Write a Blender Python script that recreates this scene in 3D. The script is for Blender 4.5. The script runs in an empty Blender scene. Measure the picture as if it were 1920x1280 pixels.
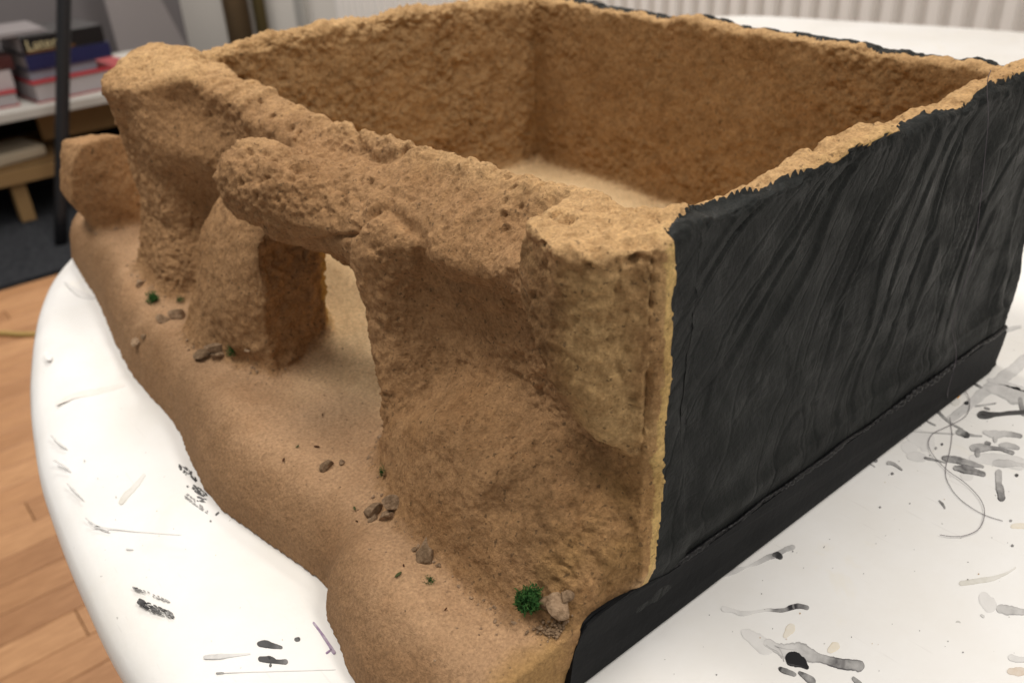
import bpy, bmesh, math, random
import numpy as np
from mathutils import Vector, Matrix

# ---------------------------------------------------------------- camera, light, exposure
sc = bpy.context.scene
COL = sc.collection
CAM = np.array([-0.2242, -0.1925, 0.3269])
AX_R = np.array([0.7683114689651938, -0.63894040464877, -0.03811359290085538])
AX_U = np.array([0.3452419982648253, 0.36353269036777713, 0.865246754208345])
AX_F = np.array([0.5389855742880846, 0.6779374177173229, -0.49989539742641326])
cam_d = bpy.data.cameras.new('camera')
cam_o = bpy.data.objects.new('camera', cam_d)
COL.objects.link(cam_o)
cam_o.matrix_world = Matrix(((AX_R[0], AX_U[0], -AX_F[0], CAM[0]),
                             (AX_R[1], AX_U[1], -AX_F[1], CAM[1]),
                             (AX_R[2], AX_U[2], -AX_F[2], CAM[2]), (0, 0, 0, 1)))
cam_d.sensor_width = 36.0
cam_d.sensor_fit = 'HORIZONTAL'
cam_d.lens = 1650 / 1920 * 36.0
cam_d.clip_start = 0.01
cam_d.clip_end = 60
cam_d.dof.use_dof = True
cam_d.dof.focus_distance = 0.40
cam_d.dof.aperture_fstop = 10.0
sc.camera = cam_o

w = bpy.data.worlds.new('World')
sc.world = w
w.use_nodes = True
w.node_tree.nodes['Background'].inputs[0].default_value = (1.0, 0.95, 0.89, 1)
w.node_tree.nodes['Background'].inputs[1].default_value = 0.33


def lamp(name, loc, target, sx, sy, power, col):
    d = bpy.data.lights.new(name, 'AREA')
    d.shape = 'RECTANGLE'
    d.size, d.size_y = sx, sy
    d.energy = power
    d.color = col
    o = bpy.data.objects.new(name, d)
    COL.objects.link(o)
    o.location = loc
    o.rotation_euler = (Vector(target) - Vector(loc)).to_track_quat('-Z', 'Y').to_euler()


WARM = (1.0, 0.945, 0.87)
lamp('far_wall_fill', (-0.45, 0.65, 1.75), (-0.45, 0.65, 0), 0.35, 1.3, 25, WARM)
lamp('far_wall_fill', (0.55, -0.9, 1.75), (0.55, -0.9, 0), 0.35, 1.3, 26, WARM)
lamp('far_wall_fill', (0.85, 2.3, 1.75), (0.85, 2.3, 0), 0.35, 1.3, 42, WARM)
lamp('far_wall_fill', (1.1, 4.7, 1.75), (1.1, 4.7, 0), 0.35, 0.8, 36, WARM)  # added fill light, brightens the far end of the right wall

sc.view_settings.view_transform = 'Standard'
sc.view_settings.look = 'None'
sc.view_settings.exposure = 0.0
sc.view_settings.gamma = 1.0

rnd = random.Random(7)
nrng = np.random.default_rng(7)


def table_point(u, v, z=0.0):
    """a pixel of the 1920 px photograph -> the point of the level z seen there"""
    d = (u - 960) / 1650 * AX_R - (v - 640) / 1650 * AX_U + AX_F
    return CAM + d * ((z - CAM[2]) / d[2])


# ---------------------------------------------------------------- materials
def mat(name, col, rough=0.6, spec=0.3):
    m = bpy.data.materials.new(name)
    m.use_nodes = True
    b = m.node_tree.nodes['Principled BSDF']
    b.inputs['Base Color'].default_value = (*col, 1)
    b.inputs['Roughness'].default_value = rough
    b.inputs['Specular IOR Level'].default_value = spec
    return m


class NT:
    def __init__(s, m):
        s.t = m.node_tree
        s.n = s.t.nodes
        s.bsdf = s.n['Principled BSDF']
        s.co = s.n.new('ShaderNodeTexCoord').outputs['Object']

    def link(s, a, b):
        s.t.links.new(a, b)

    def noise(s, scale, detail=4, rough=0.55, vec=None, dist=0.0):
        x = s.n.new('ShaderNodeTexNoise')
        x.inputs['Scale'].default_value = scale
        x.inputs['Detail'].default_value = detail
        x.inputs['Roughness'].default_value = rough
        x.inputs['Distortion'].default_value = dist
        s.link(vec or s.co, x.inputs['Vector'])
        return x.outputs['Fac']

    def vor(s, scale, feature='F1', vec=None):
        x = s.n.new('ShaderNodeTexVoronoi')
        x.feature = feature
        x.inputs['Scale'].default_value = scale
        s.link(vec or s.co, x.inputs['Vector'])
        return x.outputs['Distance']

    def ramp(s, fac, stops):
        r = s.n.new('ShaderNodeValToRGB')
        e = r.color_ramp.elements
        while len(e) < len(stops):
            e.new(0.5)
        for k, (p, c) in enumerate(stops):
            e[k].position = p
            e[k].color = (*c, 1) if len(c) == 3 else c
        s.link(fac, r.inputs[0])
        return r.outputs['Color']

    def mix(s, fac, a, b, mode='MIX'):
        x = s.n.new('ShaderNodeMix')
        x.data_type = 'RGBA'
        x.blend_type = mode
        for sock, val in ((x.inputs[0], fac), (x.inputs[6], a), (x.inputs[7], b)):
            if isinstance(val, (int, float)):
                sock.default_value = val
            elif isinstance(val, tuple):
                sock.default_value = (*val, 1)
            else:
                s.link(val, sock)
        return x.outputs[2]

    def math(s, op, a, b=None):
        x = s.n.new('ShaderNodeMath')
        x.operation = op
        for k, val in enumerate((a, b)):
            if val is None:
                continue
            if isinstance(val, (int, float)):
                x.inputs[k].default_value = val
            else:
                s.link(val, x.inputs[k])
        return x.outputs[0]

    def attr(s, name):
        x = s.n.new('ShaderNodeAttribute')
        x.attribute_name = name
        return x

    def mapping(s, scale, rot=(0, 0, 0)):
        x = s.n.new('ShaderNodeMapping')
        x.inputs['Scale'].default_value = scale
        x.inputs['Rotation'].default_value = rot
        s.link(s.co, x.inputs['Vector'])
        return x.outputs[0]

    def bump(s, h, dist, strength=1.0, prev=None):
        x = s.n.new('ShaderNodeBump')
        x.inputs['Distance'].default_value = dist
        x.inputs['Strength'].default_value = strength
        s.link(h, x.inputs['Height'])
        if prev is not None:
            s.link(prev, x.inputs['Normal'])
        return x.outputs[0]


def g(v):
    return (v, v, v)


# clay: colour of each place in the attribute "tint"; mottling, specks and grain on top
M_CLAY = mat('clay', (0.3, 0.2, 0.1), 0.95, 0.12)
t = NT(M_CLAY)
tint = t.attr('tint').outputs['Color']
rgh = t.attr('grain').outputs['Fac']
c = t.mix(1.0, tint, t.ramp(t.noise(26, 5, 0.6), [(0.3, (0.90, 0.87, 0.84)), (0.5, g(1.0)), (0.7, (1.09, 1.10, 1.12))]), 'MULTIPLY')
c = t.mix(rgh, c, t.mix(1.0, c, t.ramp(t.noise(150, 4, 0.65), [(0.32, (0.76, 0.72, 0.68)), (0.5, g(1.0)), (0.70, (1.14, 1.13, 1.10))]), 'MULTIPLY'))
c = t.mix(1.0, c, t.ramp(t.noise(620, 3, 0.6), [(0.3, g(0.76)), (0.7, g(1.2))]), 'MULTIPLY')
spk = t.ramp(t.noise(420, 2, 0.4), [(0.665, g(0.0)), (0.70, g(1.0))])
c = t.mix(t.math('MULTIPLY', t.math('MULTIPLY', spk, rgh), 0.55), c, (0.045, 0.03, 0.02))
t.link(c, t.bsdf.inputs['Base Color'])
b1 = t.bump(t.noise(300, 5, 0.7), 0.0018, 0.85)
b2 = t.bump(t.noise(850, 4, 0.7), 0.0009, 0.9, b1)
t.link(b2, t.bsdf.inputs['Normal'])

M_BLACK = mat('black_paint', (0.02, 0.02, 0.021), 0.6, 0.20)
t = NT(M_BLACK)
c = t.ramp(t.noise(20, 5, 0.6), [(0.3, (0.0045, 0.0055, 0.0055)), (0.7, (0.011, 0.0125, 0.012))])
dust = t.ramp(t.noise(700, 2, 0.5), [(0.74, g(0)), (0.78, g(1))])
c = t.mix(t.math('MULTIPLY', dust, 0.12), c, (0.22, 0.2, 0.18))
t.link(c, t.bsdf.inputs['Base Color'])
t.link(t.ramp(t.noise(60, 4), [(0.3, g(0.45)), (0.7, g(0.75))]), t.bsdf.inputs['Roughness'])
sv = t.mapping((1, 1, 0.45), (0, math.radians(28), 0))
wv = t.n.new('ShaderNodeVectorMath')
wv.operation = 'MULTIPLY_ADD'
nz3 = t.n.new('ShaderNodeTexNoise')
nz3.inputs['Scale'].default_value = 28
nz3.inputs['Detail'].default_value = 4
t.link(t.co, nz3.inputs['Vector'])
t.link(nz3.outputs['Color'], wv.inputs[0])
wv.inputs[1].default_value = (0.016, 0.016, 0.0)
t.link(t.attr('fold').outputs['Vector'], wv.inputs[2])
fold = t.ramp(t.vor(38, 'DISTANCE_TO_EDGE', wv.outputs[0]), [(0.0, g(0)), (0.05, g(0.75)), (0.30, g(1))])
b0 = t.bump(fold, 0.0022, 0.42)
b1 = t.bump(t.noise(150, 5, 0.6, sv, 0.6), 0.0012, 0.10, b0)
t.link(t.bump(t.noise(420, 4, 0.65), 0.0010, 1.0, b1), t.bsdf.inputs['Normal'])

M_BASE = mat('black_board', (0.012, 0.013, 0.014), 0.6, 0.10)
t = NT(M_BASE)
t.link(t.bump(t.noise(220, 5, 0.6), 0.0006, 0.6), t.bsdf.inputs['Normal'])
t.link(t.ramp(t.noise(45, 5), [(0.3, (0.004, 0.0045, 0.0055)), (0.75, (0.009, 0.0095, 0.0105))]), t.bsdf.inputs['Base Color'])

M_BEAD = mat('black_glue', (0.004, 0.004, 0.005), 0.35, 0.25)
t = NT(M_BEAD)
t.link(t.bump(t.noise(400, 4, 0.6), 0.001, 0.8), t.bsdf.inputs['Normal'])

M_TABLE = mat('white_plastic', (0.8, 0.8, 0.79), 0.42, 0.4)
t = NT(M_TABLE)
c = t.ramp(t.noise(7, 6, 0.62), [(0.3, (0.745, 0.725, 0.69)), (0.6, (0.81, 0.805, 0.80))])
yel = t.ramp(t.noise(14, 4, 0.6, None, 0.8), [(0.62, g(0)), (0.72, g(1))])
c = t.mix(t.math('MULTIPLY', yel, 0.22), c, (0.78, 0.70, 0.52))
spk = t.ramp(t.noise(260, 2, 0.4), [(0.775, g(0)), (0.79, g(1))])
c = t.mix(t.math('MULTIPLY', spk, 0.5), c, (0.25, 0.24, 0.22))
scr = t.ramp(t.noise(60, 2, 0.5, t.mapping((6, 0.5, 1), (0, 0, 0.6))), [(0.70, g(0)), (0.74, g(1))])
c = t.mix(t.math('MULTIPLY', scr, 0.10), c, (0.35, 0.33, 0.31))
t.link(c, t.bsdf.inputs['Base Color'])
t.link(t.ramp(t.noise(30, 4), [(0.3, g(0.33)), (0.7, g(0.55))]), t.bsdf.inputs['Roughness'])
t.link(t.bump(t.noise(300, 3), 0.0002, 0.5), t.bsdf.inputs['Normal'])

M_INK = mat('ink', (0.02, 0.02, 0.02), 0.45, 0.35)
t = NT(M_INK)
dens = t.attr('dens').outputs['Fac']
wash = t.math('MAXIMUM', t.math('MULTIPLY', dens, t.ramp(t.noise(170, 5, 0.65, None, 0.5), [(0.25, g(0.6)), (0.7, g(1.12))])), t.math('POWER', dens, 2.5))
hue = t.attr('hue').outputs['Color']
t.link(t.mix(wash, (0.79, 0.78, 0.77), hue), t.bsdf.inputs['Base Color'])

M_WOOD = mat('parquet', (0.4, 0.22, 0.1), 0.38, 0.4)
t = NT(M_WOOD)
oi = t.n.new('ShaderNodeObjectInfo').outputs['Random']
c = t.ramp(oi, [(0.0, (0.38, 0.195, 0.092)), (0.5, (0.46, 0.245, 0.118)), (1.0, (0.53, 0.295, 0.148))])
gr = t.noise(18, 5, 0.6, t.mapping((1.2, 12, 1)))
c = t.mix(1.0, c, t.ramp(gr, [(0.3, (0.78, 0.72, 0.66)), (0.65, g(1.1))]), 'MULTIPLY')
t.link(c, t.bsdf.inputs['Base Color'])

M_CARPET = mat('carpet', (0.03, 0.032, 0.037), 0.98, 0.05)
t = NT(M_CARPET)
t.link(t.ramp(t.noise(60, 5), [(0.3, (0.022, 0.024, 0.028)), (0.7, (0.05, 0.052, 0.058))]), t.bsdf.inputs['Base Color'])
t.link(t.bump(t.noise(500, 2), 0.004, 0.8), t.bsdf.inputs['Normal'])


def plaster(name, col):
    m = mat(name, col, 0.85, 0.2)
    t = NT(m)
    a = tuple(x * 0.94 for x in col)
    t.link(t.ramp(t.noise(1.7, 5), [(0.3, a), (0.7, col)]), t.bsdf.inputs['Base Color'])
    t.link(t.bump(t.noise(40, 4), 0.002, 0.4), t.bsdf.inputs['Normal'])
    return m


M_WALL = plaster('wall_paint', (0.74, 0.70, 0.65))
M_GREYW = plaster('grey_paint', (0.19, 0.173, 0.178))
M_BOARD = plaster('grey_board', (0.36, 0.325, 0.325))
M_RAD = mat('radiator_enamel', (0.80, 0.77, 0.74), 0.4, 0.4)
M_WHITE = mat('white_laminate', (0.40, 0.385, 0.36), 0.5, 0.3)
M_POLE = mat('black_metal', (0.011, 0.012, 0.015), 0.45, 0.4)
M_DARK = mat('dark_inside', (0.012, 0.011, 0.010), 0.9, 0.1)
M_BROWNP = plaster('tan_pipe_paint', (0.30, 0.20, 0.11))
M_OLIVE = plaster('olive_pipe_paint', (0.19, 0.145, 0.06))
M_CRATE = plaster('crate_wood', (0.26, 0.16, 0.07))
M_MOSS = mat('moss', (0.02, 0.09, 0.025), 0.9, 0.1)
t = NT(M_MOSS)
t.link(t.ramp(t.noise(500, 2), [(0.3, (0.012, 0.038, 0.010)), (0.55, (0.026, 0.080, 0.020)), (0.75, (0.10, 0.17, 0.045))]), t.bsdf.inputs['Base Color'])
M_STONE = mat('pebble_stone', (0.25, 0.18, 0.12), 0.95, 0.1)
t = NT(M_STONE)
oi = t.n.new('ShaderNodeObjectInfo').outputs['Random']
c = t.mix(oi, (0.22, 0.155, 0.10), (0.34, 0.245, 0.165))
c = t.mix(1.0, c, t.ramp(t.noise(420, 4, 0.6), [(0.3, (0.55, 0.5, 0.45)), (0.7, (1.3, 1.25, 1.2))]), 'MULTIPLY')
t.link(c, t.bsdf.inputs['Base Color'])
t.link(t.bump(t.noise(500, 5, 0.65), 0.0015, 1.0), t.bsdf.inputs['Normal'])
M_HAIR = mat('hair', (0.10, 0.08, 0.10), 0.4, 0.5)


# ---------------------------------------------------------------- object helpers
def put(o, parent=None):
    COL.objects.link(o)
    if parent is not None:
        o.parent = parent
    return o


def root_loc(p):
    v = Vector((0, 0, 0))
    while p is not None:
        v += p.location
        p = p.parent
    return v


def obj_np(name, V, F, material, parent=None, smooth=True):
    """V in world coordinates, F an (n,3|4) array or a list of tuples"""
    off = np.array(root_loc(parent))
    m = bpy.data.meshes.new(name)
    V = np.asarray(V, dtype=np.float64) - off
    if isinstance(F, np.ndarray):
        n, k = F.shape
        m.vertices.add(len(V))
        m.vertices.foreach_set('co', V.astype(np.float32).ravel())
        m.loops.add(n * k)
        m.loops.foreach_set('vertex_index', F.astype(np.int32).ravel())
        m.polygons.add(n)
        m.polygons.foreach_set('loop_start', (np.arange(n) * k).astype(np.int32))
        m.update(calc_edges=True)
        m.validate()
    else:
        m.from_pydata([tuple(v) for v in V], [], [tuple(f) for f in F])
    m.polygons.foreach_set('use_smooth', [smooth] * len(m.polygons))
    m.materials.append(material)
    return put(bpy.data.objects.new(name, m), parent)


def obj_bm(name, bm, material, parent=None, smooth=False):
    off = root_loc(parent)
    bmesh.ops.translate(bm, verts=bm.verts, vec=-off)
    bmesh.ops.recalc_face_normals(bm, faces=bm.faces)
    m = bpy.data.meshes.new(name)
    bm.to_mesh(m)
    bm.free()
    m.polygons.foreach_set('use_smooth', [smooth] * len(m.polygons))
    m.materials.append(material)
    return put(bpy.data.objects.new(name, m), parent)


def tag(o, label=None, cat=None, group=None, kind=None):
    for k, v in (('label', label), ('category', cat), ('group', group), ('kind', kind)):
        if v:
            o[k] = v
    return o


def thing(name, loc, label, cat, group=None):
    o = bpy.data.objects.new(name, None)
    o.empty_display_size = 0.02
    o.location = loc
    put(o)
    return tag(o, label, cat, group)


def add_box(bm, lo, hi, bevel=0.0, rot=0.0, seg=2):
    lo, hi = Vector(lo), Vector(hi)
    r = bmesh.ops.create_cube(bm, size=1.0)
    c = (lo + hi) / 2
    s = hi - lo
    vs = r['verts']
    for v in vs:
        v.co = Vector((v.co.x * s.x, v.co.y * s.y, v.co.z * s.z))
    if bevel:
        es = list({e for v in vs for e in v.link_edges})
        rb = bmesh.ops.bevel(bm, geom=es, offset=bevel, segments=seg, affect='EDGES', profile=0.5)
        vs = list({v for v in rb['verts']} | {v for v in vs if v.is_valid})
    mt = Matrix.Translation(c) @ Matrix.Rotation(rot, 4, 'Z')
    for v in vs:
        v.co = mt @ v.co
    return vs


def box(name, lo, hi, material, parent=None, bevel=0.0, rot=0.0):
    bm = bmesh.new()
    add_box(bm, lo, hi, bevel, rot)
    return obj_bm(name, bm, material, parent)


def tube(name, pts, rad, material, parent=None, seg=8):
    pts = [Vector(p) for p in pts]
    V, F = [], []
    n = len(pts)
    for i, p in enumerate(pts):
        d = (pts[min(i + 1, n - 1)] - pts[max(i - 1, 0)]).normalized()
        up = Vector((0, 0, 1)) if abs(d.z) < 0.9 else Vector((1, 0, 0))
        a = d.cross(up).normalized()
        b = d.cross(a)
        r = rad[i] if isinstance(rad, (list, tuple)) else rad
        for k in range(seg):
            th = 2 * math.pi * k / seg
            V.append(p + a * (r * math.cos(th)) + b * (r * math.sin(th)))
    for i in range(n - 1):
        for k in range(seg):
            F.append((i * seg + k, i * seg + (k + 1) % seg, (i + 1) * seg + (k + 1) % seg, (i + 1) * seg + k))
    F.append(tuple(range(seg))[::-1])
    F.append(tuple((n - 1) * seg + k for k in range(seg)))
    return obj_np(name, V, F, material, parent)


def catmull(pts, n=8, closed=False):
    P = [np.array(p, float) for p in pts]
    N = len(P)
    out = []
    rng = range(N) if closed else range(N - 1)
    for i in rng:
        if closed:
            p0, p1, p2, p3 = P[i - 1], P[i], P[(i + 1) % N], P[(i + 2) % N]
        else:
            p0, p1, p2, p3 = P[max(i - 1, 0)], P[i], P[i + 1], P[min(i + 2, N - 1)]
        for k in range(n):
            s = k / n
            out.append(0.5 * (2 * p1 + (p2 - p0) * s + (2 * p0 - 5 * p1 + 4 * p2 - p3) * s * s + (3 * p1 - p0 - 3 * p2 + p3) * s ** 3))
    if not closed:
        out.append(P[-1])
    return np.array(out)


# ---------------------------------------------------------------- noise on arrays
def _hash(ix, iy, iz, seed):
    h = (ix.astype(np.uint32) * np.uint32(374761393) + iy.astype(np.uint32) * np.uint32(668265263)
         + iz.astype(np.uint32) * np.uint32(2147483647) + np.uint32(seed * 974711 + 11))
    h = (h ^ (h >> np.uint32(13))) * np.uint32(1274126177)
    h = (h ^ (h >> np.uint32(16))) * np.uint32(2246822519)
    return (h ^ (h >> np.uint32(15)))


def vnoise(P, scale, seed=0):
    """value noise, -1..1"""
    Q = P * scale + 100.0
    I = np.floor(Q).astype(np.int64)
    f = Q - I
    u = f * f * f * (f * (f * 6 - 15) + 10)
    r = 0
    for dx in (0, 1):
        for dy in (0, 1):
            for dz in (0, 1):
                wgt = (u[:, 0] if dx else 1 - u[:, 0]) * (u[:, 1] if dy else 1 - u[:, 1]) * (u[:, 2] if dz else 1 - u[:, 2])
                r = r + wgt * (_hash(I[:, 0] + dx, I[:, 1] + dy, I[:, 2] + dz, seed) / 4294967295.0)
    return r * 2 - 1


def fbm(P, scale, octaves=4, gain=0.5, seed=0):
    a, r, tot = 1.0, 0, 0
    for k in range(octaves):
        r = r + a * vnoise(P, scale * 2.03 ** k, seed + k)
        tot += a
        a *= gain
    return r / tot


def worley(P, scale, seed=0):
    Q = P * scale + 50.0
    I = np.floor(Q).astype(np.int64)
    f = Q - I
    best = np.full(len(P), 9.0)
    for dx in (-1, 0, 1):
        for dy in (-1, 0, 1):
            for dz in (-1, 0, 1):
                h = _hash(I[:, 0] + dx, I[:, 1] + dy, I[:, 2] + dz, seed)
                px = dx + (h & np.uint32(1023)) / 1023.0
                py = dy + ((h >> np.uint32(10)) & np.uint32(1023)) / 1023.0
                pz = dz + ((h >> np.uint32(20)) & np.uint32(1023)) / 1023.0
                d = (px - f[:, 0]) ** 2 + (py - f[:, 1]) ** 2 + (pz - f[:, 2]) ** 2
                best = np.minimum(best, d)
    return np.sqrt(best)


def sstep(a, b, x):
    s = np.clip((x - a) / (b - a), 0, 1)
    return s * s * (3 - 2 * s)


# ---------------------------------------------------------------- the clay model as one distance field
def smin(a, b, k):
    h = np.maximum(k - np.abs(a - b), 0)
    return np.minimum(a, b) - h * h * (0.25 / k)


def smax(a, b, k):
    return -smin(-a, -b, k)


def hull_planes(pts):
    bm = bmesh.new()
    for p in pts:
        bm.verts.new(p)
    bmesh.ops.convex_hull(bm, input=bm.verts)
    bm.faces.ensure_lookup_table()
    cen = sum((Vector(p) for p in pts), Vector()) / len(pts)
    pl = []
    for f in bm.faces:
        n = f.normal.copy()
        d = n.dot(f.verts[0].co)
        if n.dot(cen) > d:
            n, d = -n, -d
        if n.length > 0.5 and not any((n - q[0]).length < 0.02 and abs(d - q[1]) < 1e-3 for q in pl):
            pl.append((n, d))
    bm.free()
    A = np.array(pts)
    return pl, A.min(0), A.max(0)


def sd_hull(pl, X, Y, Z, k=0.006):
    pl, lo, hi = pl
    far = np.maximum(np.maximum(np.maximum(lo[0] - X, X - hi[0]), np.maximum(lo[1] - Y, Y - hi[1])), np.maximum(lo[2] - Z, Z - hi[2]))
    near = np.where(far < 0.022)[0]
    if not len(near):
        return far
    x, y, z = X[near], Y[near], Z[near]
    r = None
    for n, d in pl:
        s = n.x * x + n.y * y + n.z * z - d
        r = s if r is None else smax(r, s, k)
    far = np.maximum(far, 0.02)
    far[near] = r
    return far


def sd_box(X, Y, Z, lo, hi, r=0.0):
    c = [(a + b) / 2 for a, b in zip(lo, hi)]
    h = [(b - a) / 2 - r for a, b in zip(lo, hi)]
    qx, qy, qz = np.abs(X - c[0]) - h[0], np.abs(Y - c[1]) - h[1], np.abs(Z - c[2]) - h[2]
    o = np.sqrt(np.maximum(qx, 0) ** 2 + np.maximum(qy, 0) ** 2 + np.maximum(qz, 0) ** 2)
    return o + np.minimum(np.maximum(np.maximum(qx, qy), qz), 0) - r


def sd_ell(X, Y, Z, c, r):
    q = np.sqrt(((X - c[0]) / r[0]) ** 2 + ((Y - c[1]) / r[1]) ** 2 + ((Z - c[2]) / r[2]) ** 2)
    q2 = np.sqrt(((X - c[0]) / r[0] ** 2) ** 2 + ((Y - c[1]) / r[1] ** 2) ** 2 + ((Z - c[2]) / r[2] ** 2) ** 2)
    return q * (q - 1) / np.maximum(q2, 1e-6)


def sd_loft(X, Y, Z, tab, p=2.6):
    """tab rows: z, cx, cy, rx, ry"""
    T = np.array(tab)
    cx, cy, rx, ry = (np.interp(Z, T[:, 0], T[:, k]) for k in (1, 2, 3, 4))
    q = (np.abs((X - cx) / rx) ** p + np.abs((Y - cy) / ry) ** p) ** (1 / p)
    d = (q - 1) * np.minimum(rx, ry) * 0.85
    return smax(d, np.maximum(Z - T[-1, 0], T[0, 0] - Z), 0.008)


def sd_chain(X, Y, Z, pts):
    """pts rows: x, y, z, radius"""
    r = None
    for a, b in zip(pts[:-1], pts[1:]):
        a, b = np.array(a), np.array(b)
        ba = b[:3] - a[:3]
        h = np.clip(((X - a[0]) * ba[0] + (Y - a[1]) * ba[1] + (Z - a[2]) * ba[2]) / (ba @ ba), 0, 1)
        d = np.sqrt((X - a[0] - h * ba[0]) ** 2 + (Y - a[1] - h * ba[1]) ** 2 + (Z - a[2] - h * ba[2]) ** 2) - (a[3] + h * (b[3] - a[3]))
        r = d if r is None else np.minimum(r, d)
    return r


W_, D_, FL = 0.3488, 0.4676, 0.046

# outline of the clay ground where it meets the table
OUT = catmull([(-0.095, -0.03), (-0.1105, -0.002), (-0.118, 0.03), (-0.1186, 0.0644), (-0.1147, 0.0828), (-0.1088, 0.1069), (-0.0995, 0.1231),
               (-0.1024, 0.148), (-0.1084, 0.1793), (-0.1150, 0.2235), (-0.1111, 0.2645), (-0.1020, 0.3197), (-0.1020, 0.3620),
               (-0.1010, 0.4054), (-0.0941, 0.4621), (-0.0811, 0.5488), (-0.0700, 0.655), (-0.05, 0.672), (-0.02, 0.668)], 4)
OUT = np.vstack([OUT, [(0.07, 0.63), (0.16, 0.55), (0.32, 0.50), (0.345, 0.40), (0.345, -0.05)]])


def poly_dist(px, py, poly):
    """signed distance, positive inside"""
    d = np.full(px.shape, 9.0)
    ins = np.zeros(px.shape, bool)
    n = len(poly)
    for i in range(n):
        a, b = poly[i], poly[(i + 1) % n]
        ba = b - a
        h = np.clip(((px - a[0]) * ba[0] + (py - a[1]) * ba[1]) / (ba @ ba + 1e-12), 0, 1)
        d = np.minimum(d, (px - a[0] - h * ba[0]) ** 2 + (py - a[1] - h * ba[1]) ** 2)
        cr = ((a[1] > py) != (b[1] > py)) & (px < (b[0] - a[0]) * (py - a[1]) / (b[1] - a[1] + 1e-15) + a[0])
        ins ^= cr
    return np.where(ins, 1, -1) * np.sqrt(d)


GR = 0.001
gx = np.arange(-0.16, 0.40, GR)
gy = np.arange(-0.06, 0.72, GR)
GX, GY = np.meshgrid(gx, gy, indexing='ij')
DD = poly_dist(GX, GY, OUT)
GP = np.stack([GX.ravel(), GY.ravel(), 0 * GX.ravel()], 1)
lowf = fbm(GP, 22, 3, 0.5, 3).reshape(GX.shape)
# width of the sloping skirt and the height of the ground behind it
wid = np.interp(GY, [0, 0.06, 0.11, 0.15, 0.22, 0.30, 0.36, 0.45, 0.6], [0.034, 0.030, 0.020, 0.030, 0.034, 0.024, 0.022, 0.026, 0.022])
top = np.interp(GY, [0, 0.05, 0.12, 0.2, 0.3, 0.45, 0.6], [0.031, 0.033, 0.035, 0.038, 0.041, 0.042, 0.042])
s = np.clip(DD / wid, 0, 1)
prof = 0.30 * np.clip(DD / 0.004, 0, 1) ** 0.6 + 0.70 * (1 - (1 - s) ** 2.2)
HG = np.where(DD > 0, top * prof, DD * 1.2)
HG = HG + np.clip(DD / 0.02, 0, 1) * lowf * 0.0032
# hummocks of the slope, trodden path, sill of the door, floor inside
HG += 0.006 * np.exp(-(((GX + 0.088) / 0.016) ** 2 + ((GY - 0.255) / 0.03) ** 2))
HG += 0.004 * np.exp(-(((GX + 0.085) / 0.014) ** 2 + ((GY - 0.07) / 0.03) ** 2))
HG -= 0.004 * np.exp(-(((GX + 0.082) / 0.010) ** 2 + ((GY - 0.123) / 0.014) ** 2))
inside = sstep(-0.03, 0.012, GX) * sstep(-0.02, 0.01, D_ - GY) * (GX < 0.343)
HG = HG * (1 - inside) + (FL + 0.0015 * lowf) * inside


def ground_h(X, Y):
    u = np.clip((X - gx[0]) / GR, 0, len(gx) - 1.001)
    v = np.clip((Y - gy[0]) / GR, 0, len(gy) - 1.001)
    i, j = u.astype(int), v.astype(int)
    a, b = u - i, v - j
    return (HG[i, j] * (1 - a) * (1 - b) + HG[i + 1, j] * a * (1 - b) + HG[i, j + 1] * (1 - a) * b + HG[i + 1, j + 1] * a * b)


HOLE = np.array([(0.281, 0.0), (0.281, 0.085), (0.276, 0.108), (0.266, 0.119), (0.245, 0.119), (0.224, 0.111), (0.208, 0.094), (0.194, 0.066), (0.174, 0.040), (0.160, 0.0)])
HZ = np.arange(-0.02, 0.26, 0.002)
HY = np.arange(0.0, 0.48, 0.002)
HYg, HZg = np.meshgrid(HY, HZ, indexing='ij')
HD = poly_dist(HYg, HZg, HOLE)


def hole_d(X, Y, Z):
    Y = Y - sstep(0.232, 0.335, Y) * np.minimum(2.4 * np.clip(X + 0.003, 0, 0.03), 0.056)
    u = np.clip((Y - HY[0]) / 0.002, 0, len(HY) - 1.001)
    v = np.clip((Z - HZ[0]) / 0.002, 0, len(HZ) - 1.001)
    i, j = u.astype(int), v.astype(int)
    a, b = u - i, v - j
    return HD[i, j] * (1 - a) * (1 - b) + HD[i + 1, j] * a * (1 - b) + HD[i, j + 1] * (1 - a) * b + HD[i + 1, j + 1] * a * b


BUT = hull_planes([(-0.079, 0.352, 0.028), (-0.066, 0.300, 0.028), (-0.052, 0.264, 0.028), (-0.002, 0.281, 0.028), (0.004, 0.40, 0.028), (-0.044, 0.395, 0.028),
                   (-0.037, 0.366, 0.112), (-0.052, 0.318, 0.105), (-0.046, 0.266, 0.126), (-0.004, 0.283, 0.132), (0.0, 0.38, 0.13), (-0.024, 0.34, 0.140)])
BLK = hull_planes([(-0.022, 0.052, 0.198), (-0.033, 0.024, 0.199), (-0.029, 0.008, 0.199), (-0.005, -0.004, 0.198), (0.012, 0.0, 0.2), (0.012, 0.055, 0.2),
                   (-0.026, 0.050, 0.160), (-0.034, 0.027, 0.148), (-0.0295, 0.010, 0.143), (-0.015, 0.046, 0.138), (-0.025, 0.027, 0.121), (-0.021, 0.010, 0.113), (-0.003, -0.004, 0.106), (0.01, 0.0, 0.096), (0.01, 0.06, 0.12)])
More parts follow.
